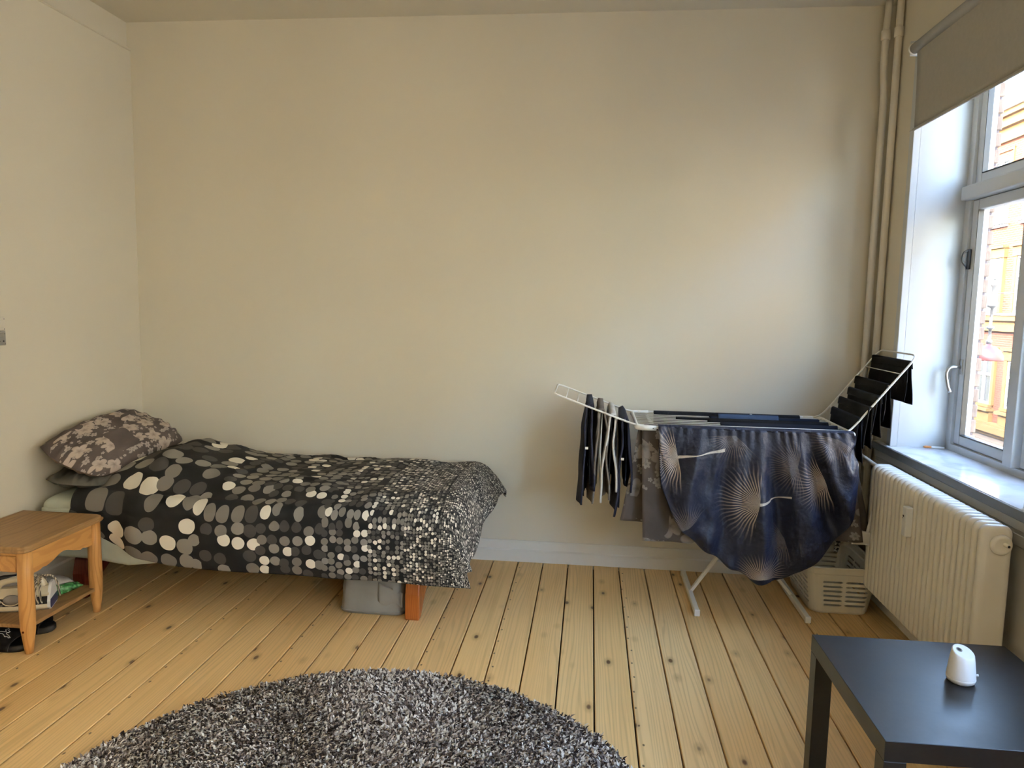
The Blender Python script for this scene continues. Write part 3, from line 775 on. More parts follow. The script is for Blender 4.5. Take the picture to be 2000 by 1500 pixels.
# ------------------------------------------------------------------ bed
def build_bed():
    x0, x1, y0, y1 = -2.545, -0.575, 3.06, 3.925
    root = thing('bed', 'single bed with bent wood legs and pale mattress along the back wall', 'bed', ((x0 + x1) / 2, (y0 + y1) / 2, 0))
    # bent wood arches
    for xa, mat in ((-0.794, M_BEECH), (-2.40, M_MAHOG)):
        P = []
        N = 40; zt = 0.235; th = 0.038
        ya, yb = 3.098, 3.90
        outer = [(ya, 0.0), (ya, 0.12), (ya + .02, .19), (ya + .08, zt), (yb - .08, zt), (yb - .02, .19), (yb, .12), (yb, 0)]
        inner = [(yb - th, 0.0), (yb - .075, .035), (yb - .14, .09), (yb - .27, .165), (ya + .27, .165), (ya + .14, .09), (ya + .075, .035), (ya + th, 0.0)]
        V, F = extrude_poly(outer + inner, 'x', xa, xa + 0.066)
        # split the concave outline in quads: outer i with inner (reversed)
        n = len(outer); m = 2 * n; F = F[2:]
        for i in range(n - 1):
            a, b, c, d = i, i + 1, m - 2 - i, m - 1 - i
            F.append((a, b, c, d)); F.append((d + m, c + m, b + m, a + m))
        o = part(root, 'leg', (V, F), mat); fix_normals(o); bevel_mod(o, 0.006, 2)
    for yy in (3.10, 3.88):
        part(root, 'side_rail', box(x0, x1, yy, yy + 0.035, 0.236, 0.275, 0.004, 1), M_MAHOG)
    k = 0
    for i in range(12):
        xx = lerp(x0 + .06, x1 - .06, i / 11)
        part(root, 'slat', box(xx - .03, xx + .03, 3.136, 3.879, 0.255, 0.273), M_PINE_H)
    # mattress, soft rounded, sheet bulging at the head end
    def fn(u, v):
        a = 2 * PI * u
        # superellipse cross-section swept along x
        cy, cz = (y0 + y1) / 2, 0.39
        hy, hz = (y1 - y0) / 2, 0.108
        e = 0.28
        c, s = math.cos(a), math.sin(a)
        yy = cy + hy * math.copysign(abs(c) ** e, c); zz = cz + hz * math.copysign(abs(s) ** e, s)
        t = v
        endr = 1 - 0.5 * max(0, abs(2 * t - 1) - 0.955) / 0.045
        x = lerp(x0, x1, t)
        zz = cz + (zz - cz) * endr + 0.006 * nz(x * 4, yy * 4)
        yy = cy + (yy - cy) * (1 - (1 - endr) * 0.25) + 0.004 * nz(x * 5, zz * 9)
        zz = max(zz, 0.2765)
        return (x, yy, zz)
    g = grid(fn, 72, 60, closed_u=True)
    V, F, U = g
    F.append(tuple(range(72))[::-1]); F.append(tuple(range(60 * 72, 61 * 72)))
    o = part(root, 'mattress', (V, F), M_SHEET, True, label='pale mint sheeted mattress')
    # loose sheet hanging at the front near the head
    def fn2(u, v):
        x = lerp(-2.50, -1.80, u)
        zb = interp([0, .35, .6, 1], [0.225, 0.215, 0.20, 0.235], u)
        z = lerp(0.45, zb, v)
        y = 3.052 - 0.010 * math.sin(v * PI) - 0.006 * math.sin(9 * u + 2 * v) * v
        return (x, y, z)
    o = part(root, 'sheet_drop', grid(fn2, 30, 14), M_SHEET, True); solidify(o, 0.002)
build_bed()

def build_duvet():
    xs0, xs1 = -2.35, -0.44
    ends = -0.60
    def fn(u, v):
        xr = lerp(xs0, xs1 + 0.10, u)          # rest position along the bed
        # cross section, from the wall to the front hem; lengths in metres
        Ltop, Ldrop = 0.90, 0.0
        hem = interp([-2.36, -2.20, -2.0, -1.85, -1.2, -0.75, -0.34], [0.42, 0.315, 0.262, 0.236, 0.226, 0.215, 0.205], xr)
        ztop = 0.560 + 0.020 * math.sin(min(1, v / 0.62) * PI) + interp([-2.36, -2.2, -2.02, -1.86, -1.65, -1.4], [0.0, 0.05, 0.095, 0.065, 0.015, 0.0], xr) * sstep(v, 0.02, 0.2) * (1 - sstep(v, 0.42, 0.64))
        yf = 2.985 - 0.012 * math.sin(xr * 3.1) + 0.052 * sstep(-xr, 1.98, 2.14)
        yw = 3.935
        vt = 0.62
        if v < vt:
            t = v / vt
            y = lerp(yw, yf + 0.075, t); z = ztop - 0.030 * sstep(t, 0.86, 1.0) - 0.05 * (1 - sstep(t, 0.0, 0.07))
        else:
            t = (v - vt) / (1 - vt)
            if t < 0.25:
                a = t / 0.25 * PI / 2
                y = yf + 0.075 - 0.075 * math.sin(a); z = ztop - 0.030 - 0.075 * (1 - math.cos(a))
            else:
                q = (t - 0.25) / 0.75
                zt0 = ztop - 0.105
                z = lerp(zt0, hem, q); y = yf - 0.020 * math.sin(q * PI * 0.9) + 0.012 * q
        x = xr
        # wrinkles and puffiness
        puff = 0.016 * nz(xr * 4.2, v * 5.0, 1.7) + 0.009 * nz(xr * 9, v * 9, 4.0)
        ridge = 0.010 * max(0, 1 - abs(math.sin(xr * 5.5 + v * 9 + 2 * nz(xr * 2, v * 3, 9))) * 3.0) * (1 - sstep(v, .5, .62)) * (1 - sstep(xr, -1.2, -.8))
        if v < vt: z += puff + ridge
        else:
            y -= puff * 0.7 * (1 - t); z += puff * 0.5 * (1 - t)
            y += 0.006 * math.sin(xr * 13 + 1.5 * nz(xr * 2, 3)) * t
        # foot end folds over the mattress end
        if xr > ends:
            s = xr - ends
            front = sstep(v, 0.15, 0.60)
            r = 0.085
            amax = lerp(1.05, 1.36, front)
            a = min(s / r, amax)
            dx = r * math.sin(a); dz = r * (1 - math.cos(a))
            rest = s - a * r
            if rest > 0: dx += rest * math.cos(a); dz += rest * math.sin(a)
            x = ends + dx
            if v < vt: z -= dz * lerp(0.75, 1.0, front)
            else:
                z -= dz * (1 - sstep(t, 0.0, 0.9)) 
                y += 0.06 * s * (1 - t)
            x += 0.008 * math.sin(v * 26) * min(1, s / .1)
        # head end rolls under
        hd = sstep(-xr, 2.20, 2.35)
        if v < vt: z -= 0.045 * hd
        return (x, y, z)
    def uvf(u, v):
        xr = lerp(xs0, xs1 + 0.10, u)
        return (xr, v * 1.53 if v < 0.62 else 0.949 + (v - 0.62) * 0.86)
    g = grid(fn, 200, 130, uvf)
    o = solo('duvet', g, M_DOTS, 'black duvet with grey and cream dots shrinking towards the foot of the bed', 'duvet', True)
    solidify(o, 0.006, -1)
    return o
build_duvet()

def pillow_geo(A, B, C, D, T, seed, side, n=44):
    """one face (side +1 / -1) of a plump pillow spanned by four corners"""
    A, B, C, D = map(Vector, (A, B, C, D))
    N = (D - A).cross(B - A).normalized()
    V, F, U = [], [], []
    for j in range(n + 1):
        for i in range(n + 1):
            u, v = i / n, j / n
            a, b = 2 * u - 1, 2 * v - 1
            # round the corners of the outline a little, sides bow out
            k = 1 - 0.085 * (a * a) * (b * b)
            a2, b2 = a * k * (1 + 0.035 * (1 - b * b)), b * k * (1 + 0.035 * (1 - a * a))
            P = A.lerp(B, (a2 + 1) / 2).lerp(D.lerp(C, (a2 + 1) / 2), (b2 + 1) / 2)
            pr = max(0, (1 - abs(a) ** 2.2)) * max(0, (1 - abs(b) ** 2.2))
            h = T * pr ** 0.42
            ed = 1 - pr
            wr = 0.014 * nz(u * 4, v * 4, seed) + 0.007 * nz(u * 11, v * 11, seed + 3)
            wr += 0.007 * math.sin(u * 29 + v * 37 + 4 * nz(u * 3, v * 3, seed)) * ed * min(1, pr * 8)
            P = P + N * side * (h + wr * min(1, pr * 6))
            P.x = max(P.x, LX + 0.012); P.z = max(P.z, 0.504)
            V.append(tuple(P)); U.append((u * 0.66, v * 0.55))
    W = n + 1
    for j in range(n):
        for i in range(n):
            q = j * W + i
            F.append((q, q + W, q + W + 1, q + 1) if side > 0 else (q, q + 1, q + W + 1, q + W))
    return V, F, U

def build_pillows():
    cs = ((-2.530, 3.050, 0.730), (-2.515, 3.735, 0.815), (-2.200, 3.790, 0.640), (-2.250, 3.100, 0.580))
    root = thing('pillow', 'plump taupe floral pillow leaning on the left wall, on top', 'pillow', (-2.37, 3.42, 0.56))
    part(root, 'pillowcase', pillow_geo(*cs, 0.088, 2.0, 1), M_FLORAL, True)
    part(root, 'underside', pillow_geo(*cs, 0.050, 5.0, -1), M_PINK, True, label='faded pinkish underside')
    root = thing('pillow', 'flat dark grey patterned pillow squashed beneath the floral one', 'pillow', (-2.40, 3.4, 0.502))
    cs = ((-2.535, 3.085, 0.565), (-2.535, 3.74, 0.60), (-2.24, 3.74, 0.56), (-2.25, 3.095, 0.545))
    part(root, 'pillowcase', pillow_geo(*cs, 0.052, 7.0, 1), M_OLD, True)
    part(root, 'underside', pillow_geo(*cs, 0.040, 9.0, -1), M_OLD, True)
build_pillows()

def build_storage_bag():
    x0, x1, y0, y1, z1 = -1.122, -0.80, 3.138, 3.62, 0.215
    def fn(u, v):
        a = 2 * PI * u; e = 0.30
        c, s = math.cos(a), math.sin(a)
        k = 1 - 0.10 * v + 0.012 * math.sin(v * PI)
        x = (x0 + x1) / 2 + (x1 - x0) / 2 * k * math.copysign(abs(c) ** e, c) + 0.006 * nz(u * 20, v * 5, 2)
        y = (y0 + y1) / 2 + (y1 - y0) / 2 * k * math.copysign(abs(s) ** e, s) + 0.012 * nz(u * 14, v * 4, 7) * v
        z = z1 * v
        r = 0.02
        return (x, y, z)
    V, F, U = grid(fn, 64, 14, closed_u=True)
    F.append(tuple(range(64))[::-1]); F.append(tuple(range(14 * 64, 15 * 64)))
    root = thing('storage_bag', 'soft grey canvas storage bag pushed under the bed', 'bag', ((x0 + x1) / 2, (y0 + y1) / 2, 0))
    part(root, 'body', (V, F), M_GREYBAG, True)
    seam = [tuple(Vector(fn(k / 64, 0.05)) + Vector((0, -.001, 0))) for k in range(64)]
    part(root, 'seam', tube(seam, 0.004, 6, closed=True), M_GREYBAG, True)
    def fl(u, v):
        return (lerp(-0.93, -0.815, u), 3.152 - 0.012 * math.sin(v * PI) - 0.006 * math.sin(6 * u), lerp(0.03, 0.15 - .05 * u, v))
    o = part(root, 'flap', grid(fl, 10, 10), M_GREYBAG, True); solidify(o, .003)
build_storage_bag()

# ------------------------------------------------------------------ pine bedside table and what is on it
def build_bedside():
    x0, x1, y0, y1, zt = -2.568, -2.158, 2.535, 3.020, 0.445
    root = thing('bedside_table', 'honey pine bedside table with lower shelf by the bed head', 'table', ((x0 + x1) / 2, (y0 + y1) / 2, 0))
    # top with clipped corners and a rounded nose
    def outline(ins):
        c = 0.030
        a, b, d, e = x0 + ins, x1 - ins, y0 + ins, y1 - ins
        return [(a, d), (b - c, d), (b - c * .3, d + c * .3), (b, d + c), (b, e - c), (b - c * .3, e - c * .3), (b - c, e), (a, e)]
    V, F = [], []
    prof = [(0.004, zt - 0.024), (0.0, zt - 0.020), (0.0, zt - 0.012), (0.006, zt - 0.008), (0.007, zt - 0.003), (0.010, zt)]
    for ins, z in prof: V += [(p, q, z) for p, q in outline(ins)]
    n = 8
    for i in range(len(prof) - 1):
        for k in range(n): F.append((i * n + k, i * n + (k + 1) % n, (i + 1) * n + (k + 1) % n, (i + 1) * n + k))
    F.append(tuple(range(n))[::-1]); F.append(tuple(range((len(prof) - 1) * n, len(prof) * n)))
    part(root, 'top', (V, F), M_PINE_TOP, label='worn darker pine top')
    def leg(cx, cy):
        V, F = [], []; m = 14
        prof = [(0.0, 0.014), (0.03, 0.0175), (0.10, 0.0255), (0.16, 0.0275), (0.30, 0.0265), (zt - 0.025, 0.0255)]
        for z, r in prof:
            for k in range(m):
                a = 2 * PI * k / m; e = 0.82
                c, s = math.cos(a), math.sin(a)
                V.append((cx + r * math.copysign(abs(c) ** e, c), cy + r * math.copysign(abs(s) ** e, s), z))
        for i in range(len(prof) - 1):
            for k in range(m): F.append((i * m + k, i * m + (k + 1) % m, (i + 1) * m + (k + 1) % m, (i + 1) * m + k))
        F.append(tuple(range(m))[::-1]); F.append(tuple(range((len(prof) - 1) * m, len(prof) * m)))
        return V, F
    lx0, lx1, ly0, ly1 = x0 + 0.035, x1 - 0.036, y0 + 0.040, y1 - 0.040
    for cx in (lx0, lx1):
        for cy in (ly0, ly1): part(root, 'leg', leg(cx, cy), M_PINE_V, True)
    # scalloped aprons on the right and left, plain one facing the viewer, drawer rail
    def scallop(x):
        up = [(ly0 + .026, zt - .025), (ly1 - .026, zt - .025)]
        low = []
        for k in range(25):
            t = k / 24
            d = 0.100 - 0.022 * sstep(abs(t - .5), .42, .20) - 0.012 * math.cos((t - .5) * 2 * PI * 2) * (1 if .2 < t < .8 else 0)
            low.append((lerp(ly1 - .026, ly0 + .026, t), zt - .025 - d))
        return extrude_poly(up + low, 'x', x - 0.009, x + 0.009)
    for x in (lx1, lx0): part(root, 'apron', scallop(x), M_PINE_H)
    part(root, 'drawer_rail', box(lx0 + .026, lx1 - .026, ly0 - .012, ly0 + .008, zt - .042, zt - .025), M_PINE_H)
    part(root, 'drawer_front', box(lx0 + .027, lx1 - .027, ly0 - .014, ly0 + .006, zt - .110, zt - .044, 0.003, 1), M_PINE_H)
    part(root, 'apron', box(lx0 + .026, lx1 - .026, ly1 - .009, ly1 + .009, zt - .12, zt - .025), M_PINE_H)
    part(root, 'shelf', box(lx0 - .012, lx1 + .010, ly0 - .008, ly1 + .008, 0.103, 0.119, 0.002, 1), M_PINE_TOP)
    part(root, 'knot_plug', tube([(lx1 + 0.001, ly0 - .0275, 0.098), (lx1 + 0.001, ly0 - .0295, 0.098)], 0.0045, 10), M_MAHOG)
build_bedside()

def build_iron():
    # stands on the shelf, heel to the right; local x = length, tip to the left
    z0 = 0.1195
    ang = math.radians(24)
    Mx = Matrix.Translation((-2.352, 2.715, z0)) @ Matrix.Rotation(ang, 4, 'Z')
    root = thing('steam_iron', 'cream, black and navy steam iron with wrapped cord on the shelf', 'iron', (-2.352, 2.715, z0))
    cream = plain('cream_iron_plastic', (0.74, 0.66, 0.48), 0.35, var=.02)
    navy = plain('navy_iron_plastic', (0.012, 0.018, 0.075), 0.3, var=.1)
    grey = plain('smoked_dial_plastic', (0.22, 0.20, 0.18), 0.25)
    L = 0.125
    def half(x):  # half width along the length (x from -L tip to +L heel)
        t = (x + L) / (2 * L)
        return 0.053 * (1 - (1 - min(1, t / 0.62)) ** 2.0) ** 0.75 if t > 0 else 0.001
    def layer(zs, k):
        P = []
        N = 22
        xs = [-L + 2 * L * (i / N) for i in range(N + 1)]
        up = [(x, max(.001, half(x) * k)) for x in xs]
        return [(x, y, zs) for x, y in up] + [(x, -y, zs) for x, y in up[::-1]]
    def stack(layers):
        V, F = [], []; n = len(layers[0])
        for l in layers: V += l
        for i in range(len(layers) - 1):
            for k in range(n): F.append((i * n + k, i * n + (k + 1) % n, (i + 1) * n + (k + 1) % n, (i + 1) * n + k))
        F.append(tuple(range(n))[::-1]); F.append(tuple(range((len(layers) - 1) * n, len(layers) * n)))
        return V, F
    part(root, 'soleplate', xform(stack([layer(0.0, .96), layer(.003, 1.0), layer(.007, 1.0)]), Mx), M_STEEL)
    part(root, 'skirt', xform(stack([layer(.007, .98), layer(.012, 1.0), layer(.024, .97)]), Mx), cream)
    part(root, 'tank', xform(stack([layer(.024, .955), layer(.040, .93), layer(.056, .84)]), Mx), M_BLACKPL)
    part(root, 'body', xform(stack([layer(.056, .86), layer(.062, .87), layer(.072, .72), layer(.084, .50), layer(.090, .3)]), Mx), cream)
    # dial on the side facing the viewer with pale rim, and three indicator marks
    def disc_at(x, z, r, y, h, sx=1.0):
        V, F = lathe([(r, 0), (r, h * .7), (r * .9, h)], 22)
        return xform(([(x + a * sx, y - c, z + b) for a, b, c in V], F), Mx)
    part(root, 'dial', disc_at(-.01, .052, .021, -.044, .008, 1.5), grey, True)
    part(root, 'dial_rim', xform(tube([(-.01 + 1.5 * .022 * math.cos(a), -.0525, .052 + .022 * math.sin(a)) for a in [PI * (1.05 + .9 * k / 16) for k in range(17)]], .0022, 6), Mx), cream, True)
    part(root, 'button', disc_at(-.055, .046, .0055, -.040, .006, 1.4), M_PLASTIC, True)
    for k in range(3): part(root, 'indicator', disc_at(-.062 + k * .017, .033, .0048, -.0495, .003), grey, True)
    # handle
    part(root, 'handle', xform(tube(round_path([(-.075, 0, .072), (-.07, 0, .115), (.0, 0, .128), (.085, 0, .122), (.105, 0, .06)], .035), .0155, 14), Mx), cream, True)
    part(root, 'handle_grip', xform(tube([(-.09, 0, .128), (-.045, 0, .134), (.0, 0, .136)], [.009, .011, .008], 12), Mx), M_BLACKPL, True)
    # heel: white shield with navy lower part
    def heel(zs, hw, x0, x1):
        V = []
        pts = [(-hw(z), z) for z in zs] + [(hw(z), z) for z in zs[::-1]]
        n = len(pts)
        V = [(x0, y, z) for y, z in pts] + [(x1, y, z) for y, z in pts]
        F = [tuple(range(n)), tuple(range(n, 2 * n))[::-1]] + [(i, n + i, n + (i + 1) % n, (i + 1) % n) for i in range(n)]
        return V, F
    hw = lambda z: interp([0.0, 0.012, 0.035, 0.06, 0.09, 0.105], [.046, .056, .056, .046, .028, .016], z)
    o = part(root, 'heel', xform(heel([.0, .012, .035, .05, .06, .075, .09, .105], hw, L - .005, L + .006), Mx), M_PLASTIC); fix_normals(o)
    o = part(root, 'heel_panel', xform(heel([.006, .012, .03, .042], lambda z: hw(z) - .004, L + .006, L + .008), Mx), navy); fix_normals(o)
    # textile cord wound round the body
    t = NT('braided_cord'); wv = t.n('TexWave', {'Vector': t.coord(), 'Scale': 55.0, 'Distortion': 1.0}); col = t.ramp(wv.outputs['Fac'], [(.45, (.62, .55, .42)), (.6, (.10, .08, .06))])
    cm = t.base(col, .8)
    for k, (xx, rr) in enumerate(((.052, 1.0), (.062, 1.03), (.073, .98), (.083, 1.02), (.094, 1.0))):
        pts = []
        for i in range(36):
            a = 2 * PI * i / 36
            pts.append((xx + .005 * math.sin(a + k), .062 * rr * math.cos(a), max(.006, .068 + .062 * rr * math.sin(a))))
        part(root, 'cord', xform(tube(pts, .0040, 8, closed=True), Mx), cm, True)
    part(root, 'cord', xform(tube(round_path([(.09, .0, .131), (.125, .02, .124), (.142, .03, .08), (.142, .045, .02)], .03), .0040, 8), Mx), cm, True)
build_iron()

def build_packets():
    z0 = 0.1195
    root = thing('plastic_packet', 'white plastic packet with green leafy end lying on the shelf', 'packet', (-2.32, 2.90, z0))
    clear = plain('white_film', (0.55, 0.53, 0.50), 0.25, 0.6, var=.08)
    t = NT('green_leaf_print'); co = t.coord()
    nn = t.noise(co, 70, 4)
    g = t.ramp(nn, [(.3, (.01, .05, .015)), (.5, (.04, .20, .06)), (.62, (.10, .34, .12)), (.75, (.40, .58, .36))])
    green = t.base(g, .2, .6)
    c, d = Vector((-2.335, 2.935)), Vector((0.05, 0.03))
    Mx = Matrix.Translation((-2.340, 2.868, z0)) @ Matrix.Rotation(math.radians(62), 4, 'Z')
    def bag(u, v, x0, x1, hw, h, sd):
        x = lerp(x0, x1, v); a = 2 * PI * u
        e = math.sin(PI * min(1, max(0, (v * 1.0)))) ** .45 * .9 + .1
        y = hw * math.cos(a); zc = h / 2
        z = zc + zc * e * math.copysign(abs(math.sin(a)) ** .7, math.sin(a)) + .004 * nz(u * 9, v * 9, sd)
        return (x, y + .005 * nz(u * 7, v * 7, sd + 2), max(z, .0008))
    def mk(nm, x0, x1, hw, h, sd, mat, yo):
        V, F, U = grid(lambda u, v: bag(u, v, x0, x1, hw, h, sd), 28, 22, closed_u=True)
        V = [(a, b + yo, cc) for a, b, cc in V]
        F = F + [tuple(range(28))[::-1], tuple(range(22 * 28, 23 * 28))]
        return part(root, nm, xform((V, F), Mx), mat, True)
    mk('film', -.08, .10, .058, .058, 3.0, clear, .035)
    mk('leafy_end', -.085, .115, .030, .042, 6.0, green, -.045)
    for k in range(4):
        part(root, 'print', xform(box(-.02 + .002 * k, .045 - .008 * k, .012 + .011 * k, .016 + .011 * k, .0585, .0592), Mx), M_GREYPL)
build_packets()

def build_slippers():
    def slide(name, M, label, logo):
        root = thing(name, label, 'slipper', tuple(M.translation), 'black slippers under the bedside table')
        out = []
        N = 40
        for i in range(N):
            a = 2 * PI * i / N; c, s = math.cos(a), math.sin(a)
            x = .135 * math.copysign(abs(c) ** .8, c); y = (.048 if x < 0 else .054) * math.copysign(abs(s) ** .8, s)
            out.append((x, y + (.006 if x > 0 else 0)))
        def lay(z, k): return [(p * k, q * k, z) for p, q in out]
        V, F = [], []
        ls = [lay(.0, .97), lay(.006, 1.0), lay(.022, 1.0), lay(.027, .97), lay(.024, .86)]
        for l in ls: V += l
        for i in range(len(ls) - 1):
            for k in range(N): F.append((i * N + k, i * N + (k + 1) % N, (i + 1) * N + (k + 1) % N, (i + 1) * N + k))
        F.append(tuple(range(N))[::-1]); F.append(tuple(range(4 * N, 5 * N)))
        part(root, 'sole', xform((V, F), M), M_RUBBER, True)
        def strap(u, v):
            a = PI * u; x = lerp(-.015, .095, v) + .012 * math.sin(a)
            w = interp([-.02, .04, .1], [.053, .059, .054], x)
            return (x, w * math.cos(a) * 1.02 + .004, .012 + (.058 - .012 * v) * math.sin(a) ** .7)
        o = part(root, 'strap', xform(grid(strap, 28, 10), M), M_BLACK, True); solidify(o, .005)
        if logo:
            # white outline emblem on the strap
            P2 = [(.30, .20), (.36, .26), (.33, .33), (.40, .38), (.46, .46), (.43, .54), (.50, .60), (.57, .55), (.60, .47), (.66, .45), (.72, .52), (.78, .54), (.86, .52),
                  (.95, .55), (.84, .46), (.76, .45), (.70, .36), (.62, .36), (.56, .40), (.50, .36), (.46, .28), (.40, .22), (.34, .16)]
            pts = []
            for a, b in P2 + P2[:1]:
                q = Vector(strap(lerp(.70, .42, (a - .3) / .65), lerp(.15, .85, (.62 - b) / .48)))
                n = Vector((0, q.y, q.z * 1.2)).normalized()
                pts.append(M @ (q + n * .0035))
            part(root, 'emblem', tube(pts, .0011, 5), M_PLASTIC)
    slide('slipper', Matrix.Translation((-2.355, 2.615, 0.0)) @ Matrix.Rotation(math.radians(-8), 4, 'Z'), 'black slipper with white outline emblem, nearer the viewer under the bedside table', True)
    slide('slipper', Matrix.Translation((-2.375, 2.752, 0.0)) @ Matrix.Rotation(math.radians(8), 4, 'Z'), 'plain black slipper behind the one with the emblem', False)
build_slippers()

# ------------------------------------------------------------------ round rug
def build_rug():
    cx, cy, R = -0.638, 1.703, 0.905
    root = thing('round_rug', 'round shaggy rug in mottled brown, grey and white', 'rug', (cx, cy, 0))
    part(root, 'backing', lathe([(R - .006, 0.0), (R, .003), (R, .007), (R - .006, .010)], 96, (cx, cy, .0008)), plain('rug_backing', (.10, .085, .08), .9))
    rng = np.random.default_rng(5)
    n = 95000
    rr = R * np.sqrt(rng.random(n)) * 1.003; an = rng.random(n) * 2 * PI
    bx, by = cx + rr * np.cos(an), cy + rr * np.sin(an)
    ln = rng.uniform(.022, .038, n)
    # lean: local swirl plus random
    th = rng.random(n) * 2 * PI
    fl = np.sin(bx * 7.0) * 1.2 + np.cos(by * 6.0 + bx * 3) * 1.2
    lean = rng.uniform(.35, 1.0, n)
    dx = (np.cos(th) * .8 + np.cos(fl) * .45) * lean; dy = (np.sin(th) * .8 + np.sin(fl) * .45) * lean
    w = rng.uniform(.0022, .0036, n)
    L2 = np.sqrt(dx ** 2 + dy ** 2) + 1e-6
    sx, sy = -dy / L2 * w, dx / L2 * w
    P = np.zeros((n, 5, 3))
    z0 = .008
    mid = .55
    hz = ln * .62; hx = ln * .75
    P[:, 0] = np.c_[bx - sx, by - sy, np.full(n, z0)]; P[:, 1] = np.c_[bx + sx, by + sy, np.full(n, z0)]
    mx, my, mz = bx + dx * hx * .45, by + dy * hx * .45, z0 + hz * .8
    P[:, 2] = np.c_[mx + sx * 1.25, my + sy * 1.25, mz]; P[:, 3] = np.c_[mx - sx * 1.25, my - sy * 1.25, mz]
    P[:, 4] = np.c_[bx + dx * hx, by + dy * hx, z0 + hz * rng.uniform(.7, 1.05, n)]
    P -= np.array([cx, cy, 0])
    me = bpy.data.meshes.new('pile')
    me.vertices.add(n * 5); me.vertices.foreach_set('co', P.ravel())
    base = np.arange(n) * 5
    quads = np.c_[base, base + 1, base + 2, base + 3]; tris = np.c_[base + 3, base + 2, base + 4]
    loops = np.concatenate([quads, tris], 1).ravel()
    me.loops.add(n * 7); me.loops.foreach_set('vertex_index', loops.astype(np.int32))
    st = np.empty(2 * n, np.int32); st[0::2] = np.arange(n) * 7; st[1::2] = np.arange(n) * 7 + 4
    me.polygons.add(2 * n); me.polygons.foreach_set('loop_start', st)
    me.update(calc_edges=True); me.validate()
    pal = np.array([(.045, .032, .028), (.10, .075, .066), (.22, .175, .15), (.50, .435, .37), (.80, .74, .65)])
    ch = rng.choice(5, n, p=[.20, .18, .14, .22, .26])
    c = np.ones((n, 5, 4)); c[:, :, :3] = (pal[ch] * rng.uniform(.85, 1.15, (n, 1)))[:, None, :]
    at = me.color_attributes.new('yarn', 'FLOAT_COLOR', 'POINT'); at.data.foreach_set('color', c.ravel())
    t = NT('shaggy_yarn'); a = t.n('Attribute', attribute_name='yarn'); me.materials.append(t.base(a.outputs['Color'], .85, .15))
    o = bpy.data.objects.new('pile', me); COL.objects.link(o); o.parent = root; o['kind'] = 'stuff'
build_rug()

# ------------------------------------------------------------------ black side table and white sensor
def build_side_table():
    tx, ty, ta, S, zt = 0.698, 1.6574, 0.0075, 0.55, 0.45
    t = NT('black_laminate'); f = t.noise(t.coord(), 90, 2)
    blk = t.base(t.ramp(f, [(.3, (.009, .0095, .011)), (.7, (.013, .0135, .015))]), t.ramp(t.noise(t.coord(), 5, 3), [(.3, (.30,) * 3), (.7, (.38,) * 3)]), .5)
    root = thing('side_table', 'square black side table in the right foreground', 'table', (tx + S / 2, ty + S / 2, 0))
    Mx = Matrix.Translation((tx, ty, 0)) @ Matrix.Rotation(ta, 4, 'Z')
    part(root, 'top', xform(box(0, S, 0, S, zt - .05, zt, .0012, 1), Mx), blk)
    for a in (0.0005, S - .0505):
        for b in (.0005, S - .0505): part(root, 'leg', xform(box(a, a + .05, b, b + .05, 0, zt - .0505, .0012, 1), Mx), blk)
build_side_table()

def build_sensor():
    cx, cy, z0 = 1.008, 1.972, 0.4502
    root = thing('white_sensor', 'small white cone shaped device with slanted top on the black table', 'sensor', (cx, cy, z0))
    n = 40
    tilt = Vector((0.20, -0.30))    # the top face leans
    def ring(r, z, k):
        out = []
        for i in range(n):
            a = 2 * PI * i / n; x, y = r * math.cos(a), r * math.sin(a)
            out.append((cx + x + .004 * k, cy + y + .006 * k, z0 + z - k * (-(tilt.x * -x) - (tilt.y * -y)) * 0 + k * (-0.10 * x + 0.36 * y)))
        return out
    def stack(ls, caps=(True, True)):
        V = [p for l in ls for p in l]; F = []
        for i in range(len(ls) - 1):
            for k in range(n): F.append((i * n + k, i * n + (k + 1) % n, (i + 1) * n + (k + 1) % n, (i + 1) * n + k))
        if caps[0]: F.append(tuple(range(n))[::-1])
        if caps[1]: F.append(tuple(range((len(ls) - 1) * n, len(ls) * n)))
        return V, F
    part(root, 'base', stack([ring(.028, 0, 0), ring(.033, .004, 0), ring(.0355, .012, 0), ring(.0352, .0145, 0)]), M_PLASTIC, True)
    o = part(root, 'body', stack([ring(.0345, .0146, 0), ring(.035, .0155, 0), ring(.033, .035, .2), ring(.0295, .062, .6), ring(.0268, .078, 1), ring(.0255, .0795, 1)]), M_PLASTIC, True)
    bevel_mod(o, .001, 2)
    part(root, 'top_face', stack([ring(.0253, .0795, 1), ring(.0245, .0803, 1)]), plain('matt_white_cap', (.80, .82, .85), .5, var=.01))
    def lens(r, h):
        V, F = lathe([(r, 0), (r, h)], 16)
        return [(cx + .004 - .009 + x, cy + .006 + .004 + y, z0 + .0805 + z + (-0.10 * (x - .009) + .36 * (y + .004))) for x, y, z in V], F
    part(root, 'lens_ring', lens(.0075, .0006), M_GREYPL)
    part(root, 'lens', lens(.0048, .0009), M_BLACKPL)
    part(root, 'knob', tube([(cx + .033, cy - .006, z0 + .022), (cx + .040, cy - .007, z0 + .023)], .003, 10), M_PLASTIC, True)
build_sensor()

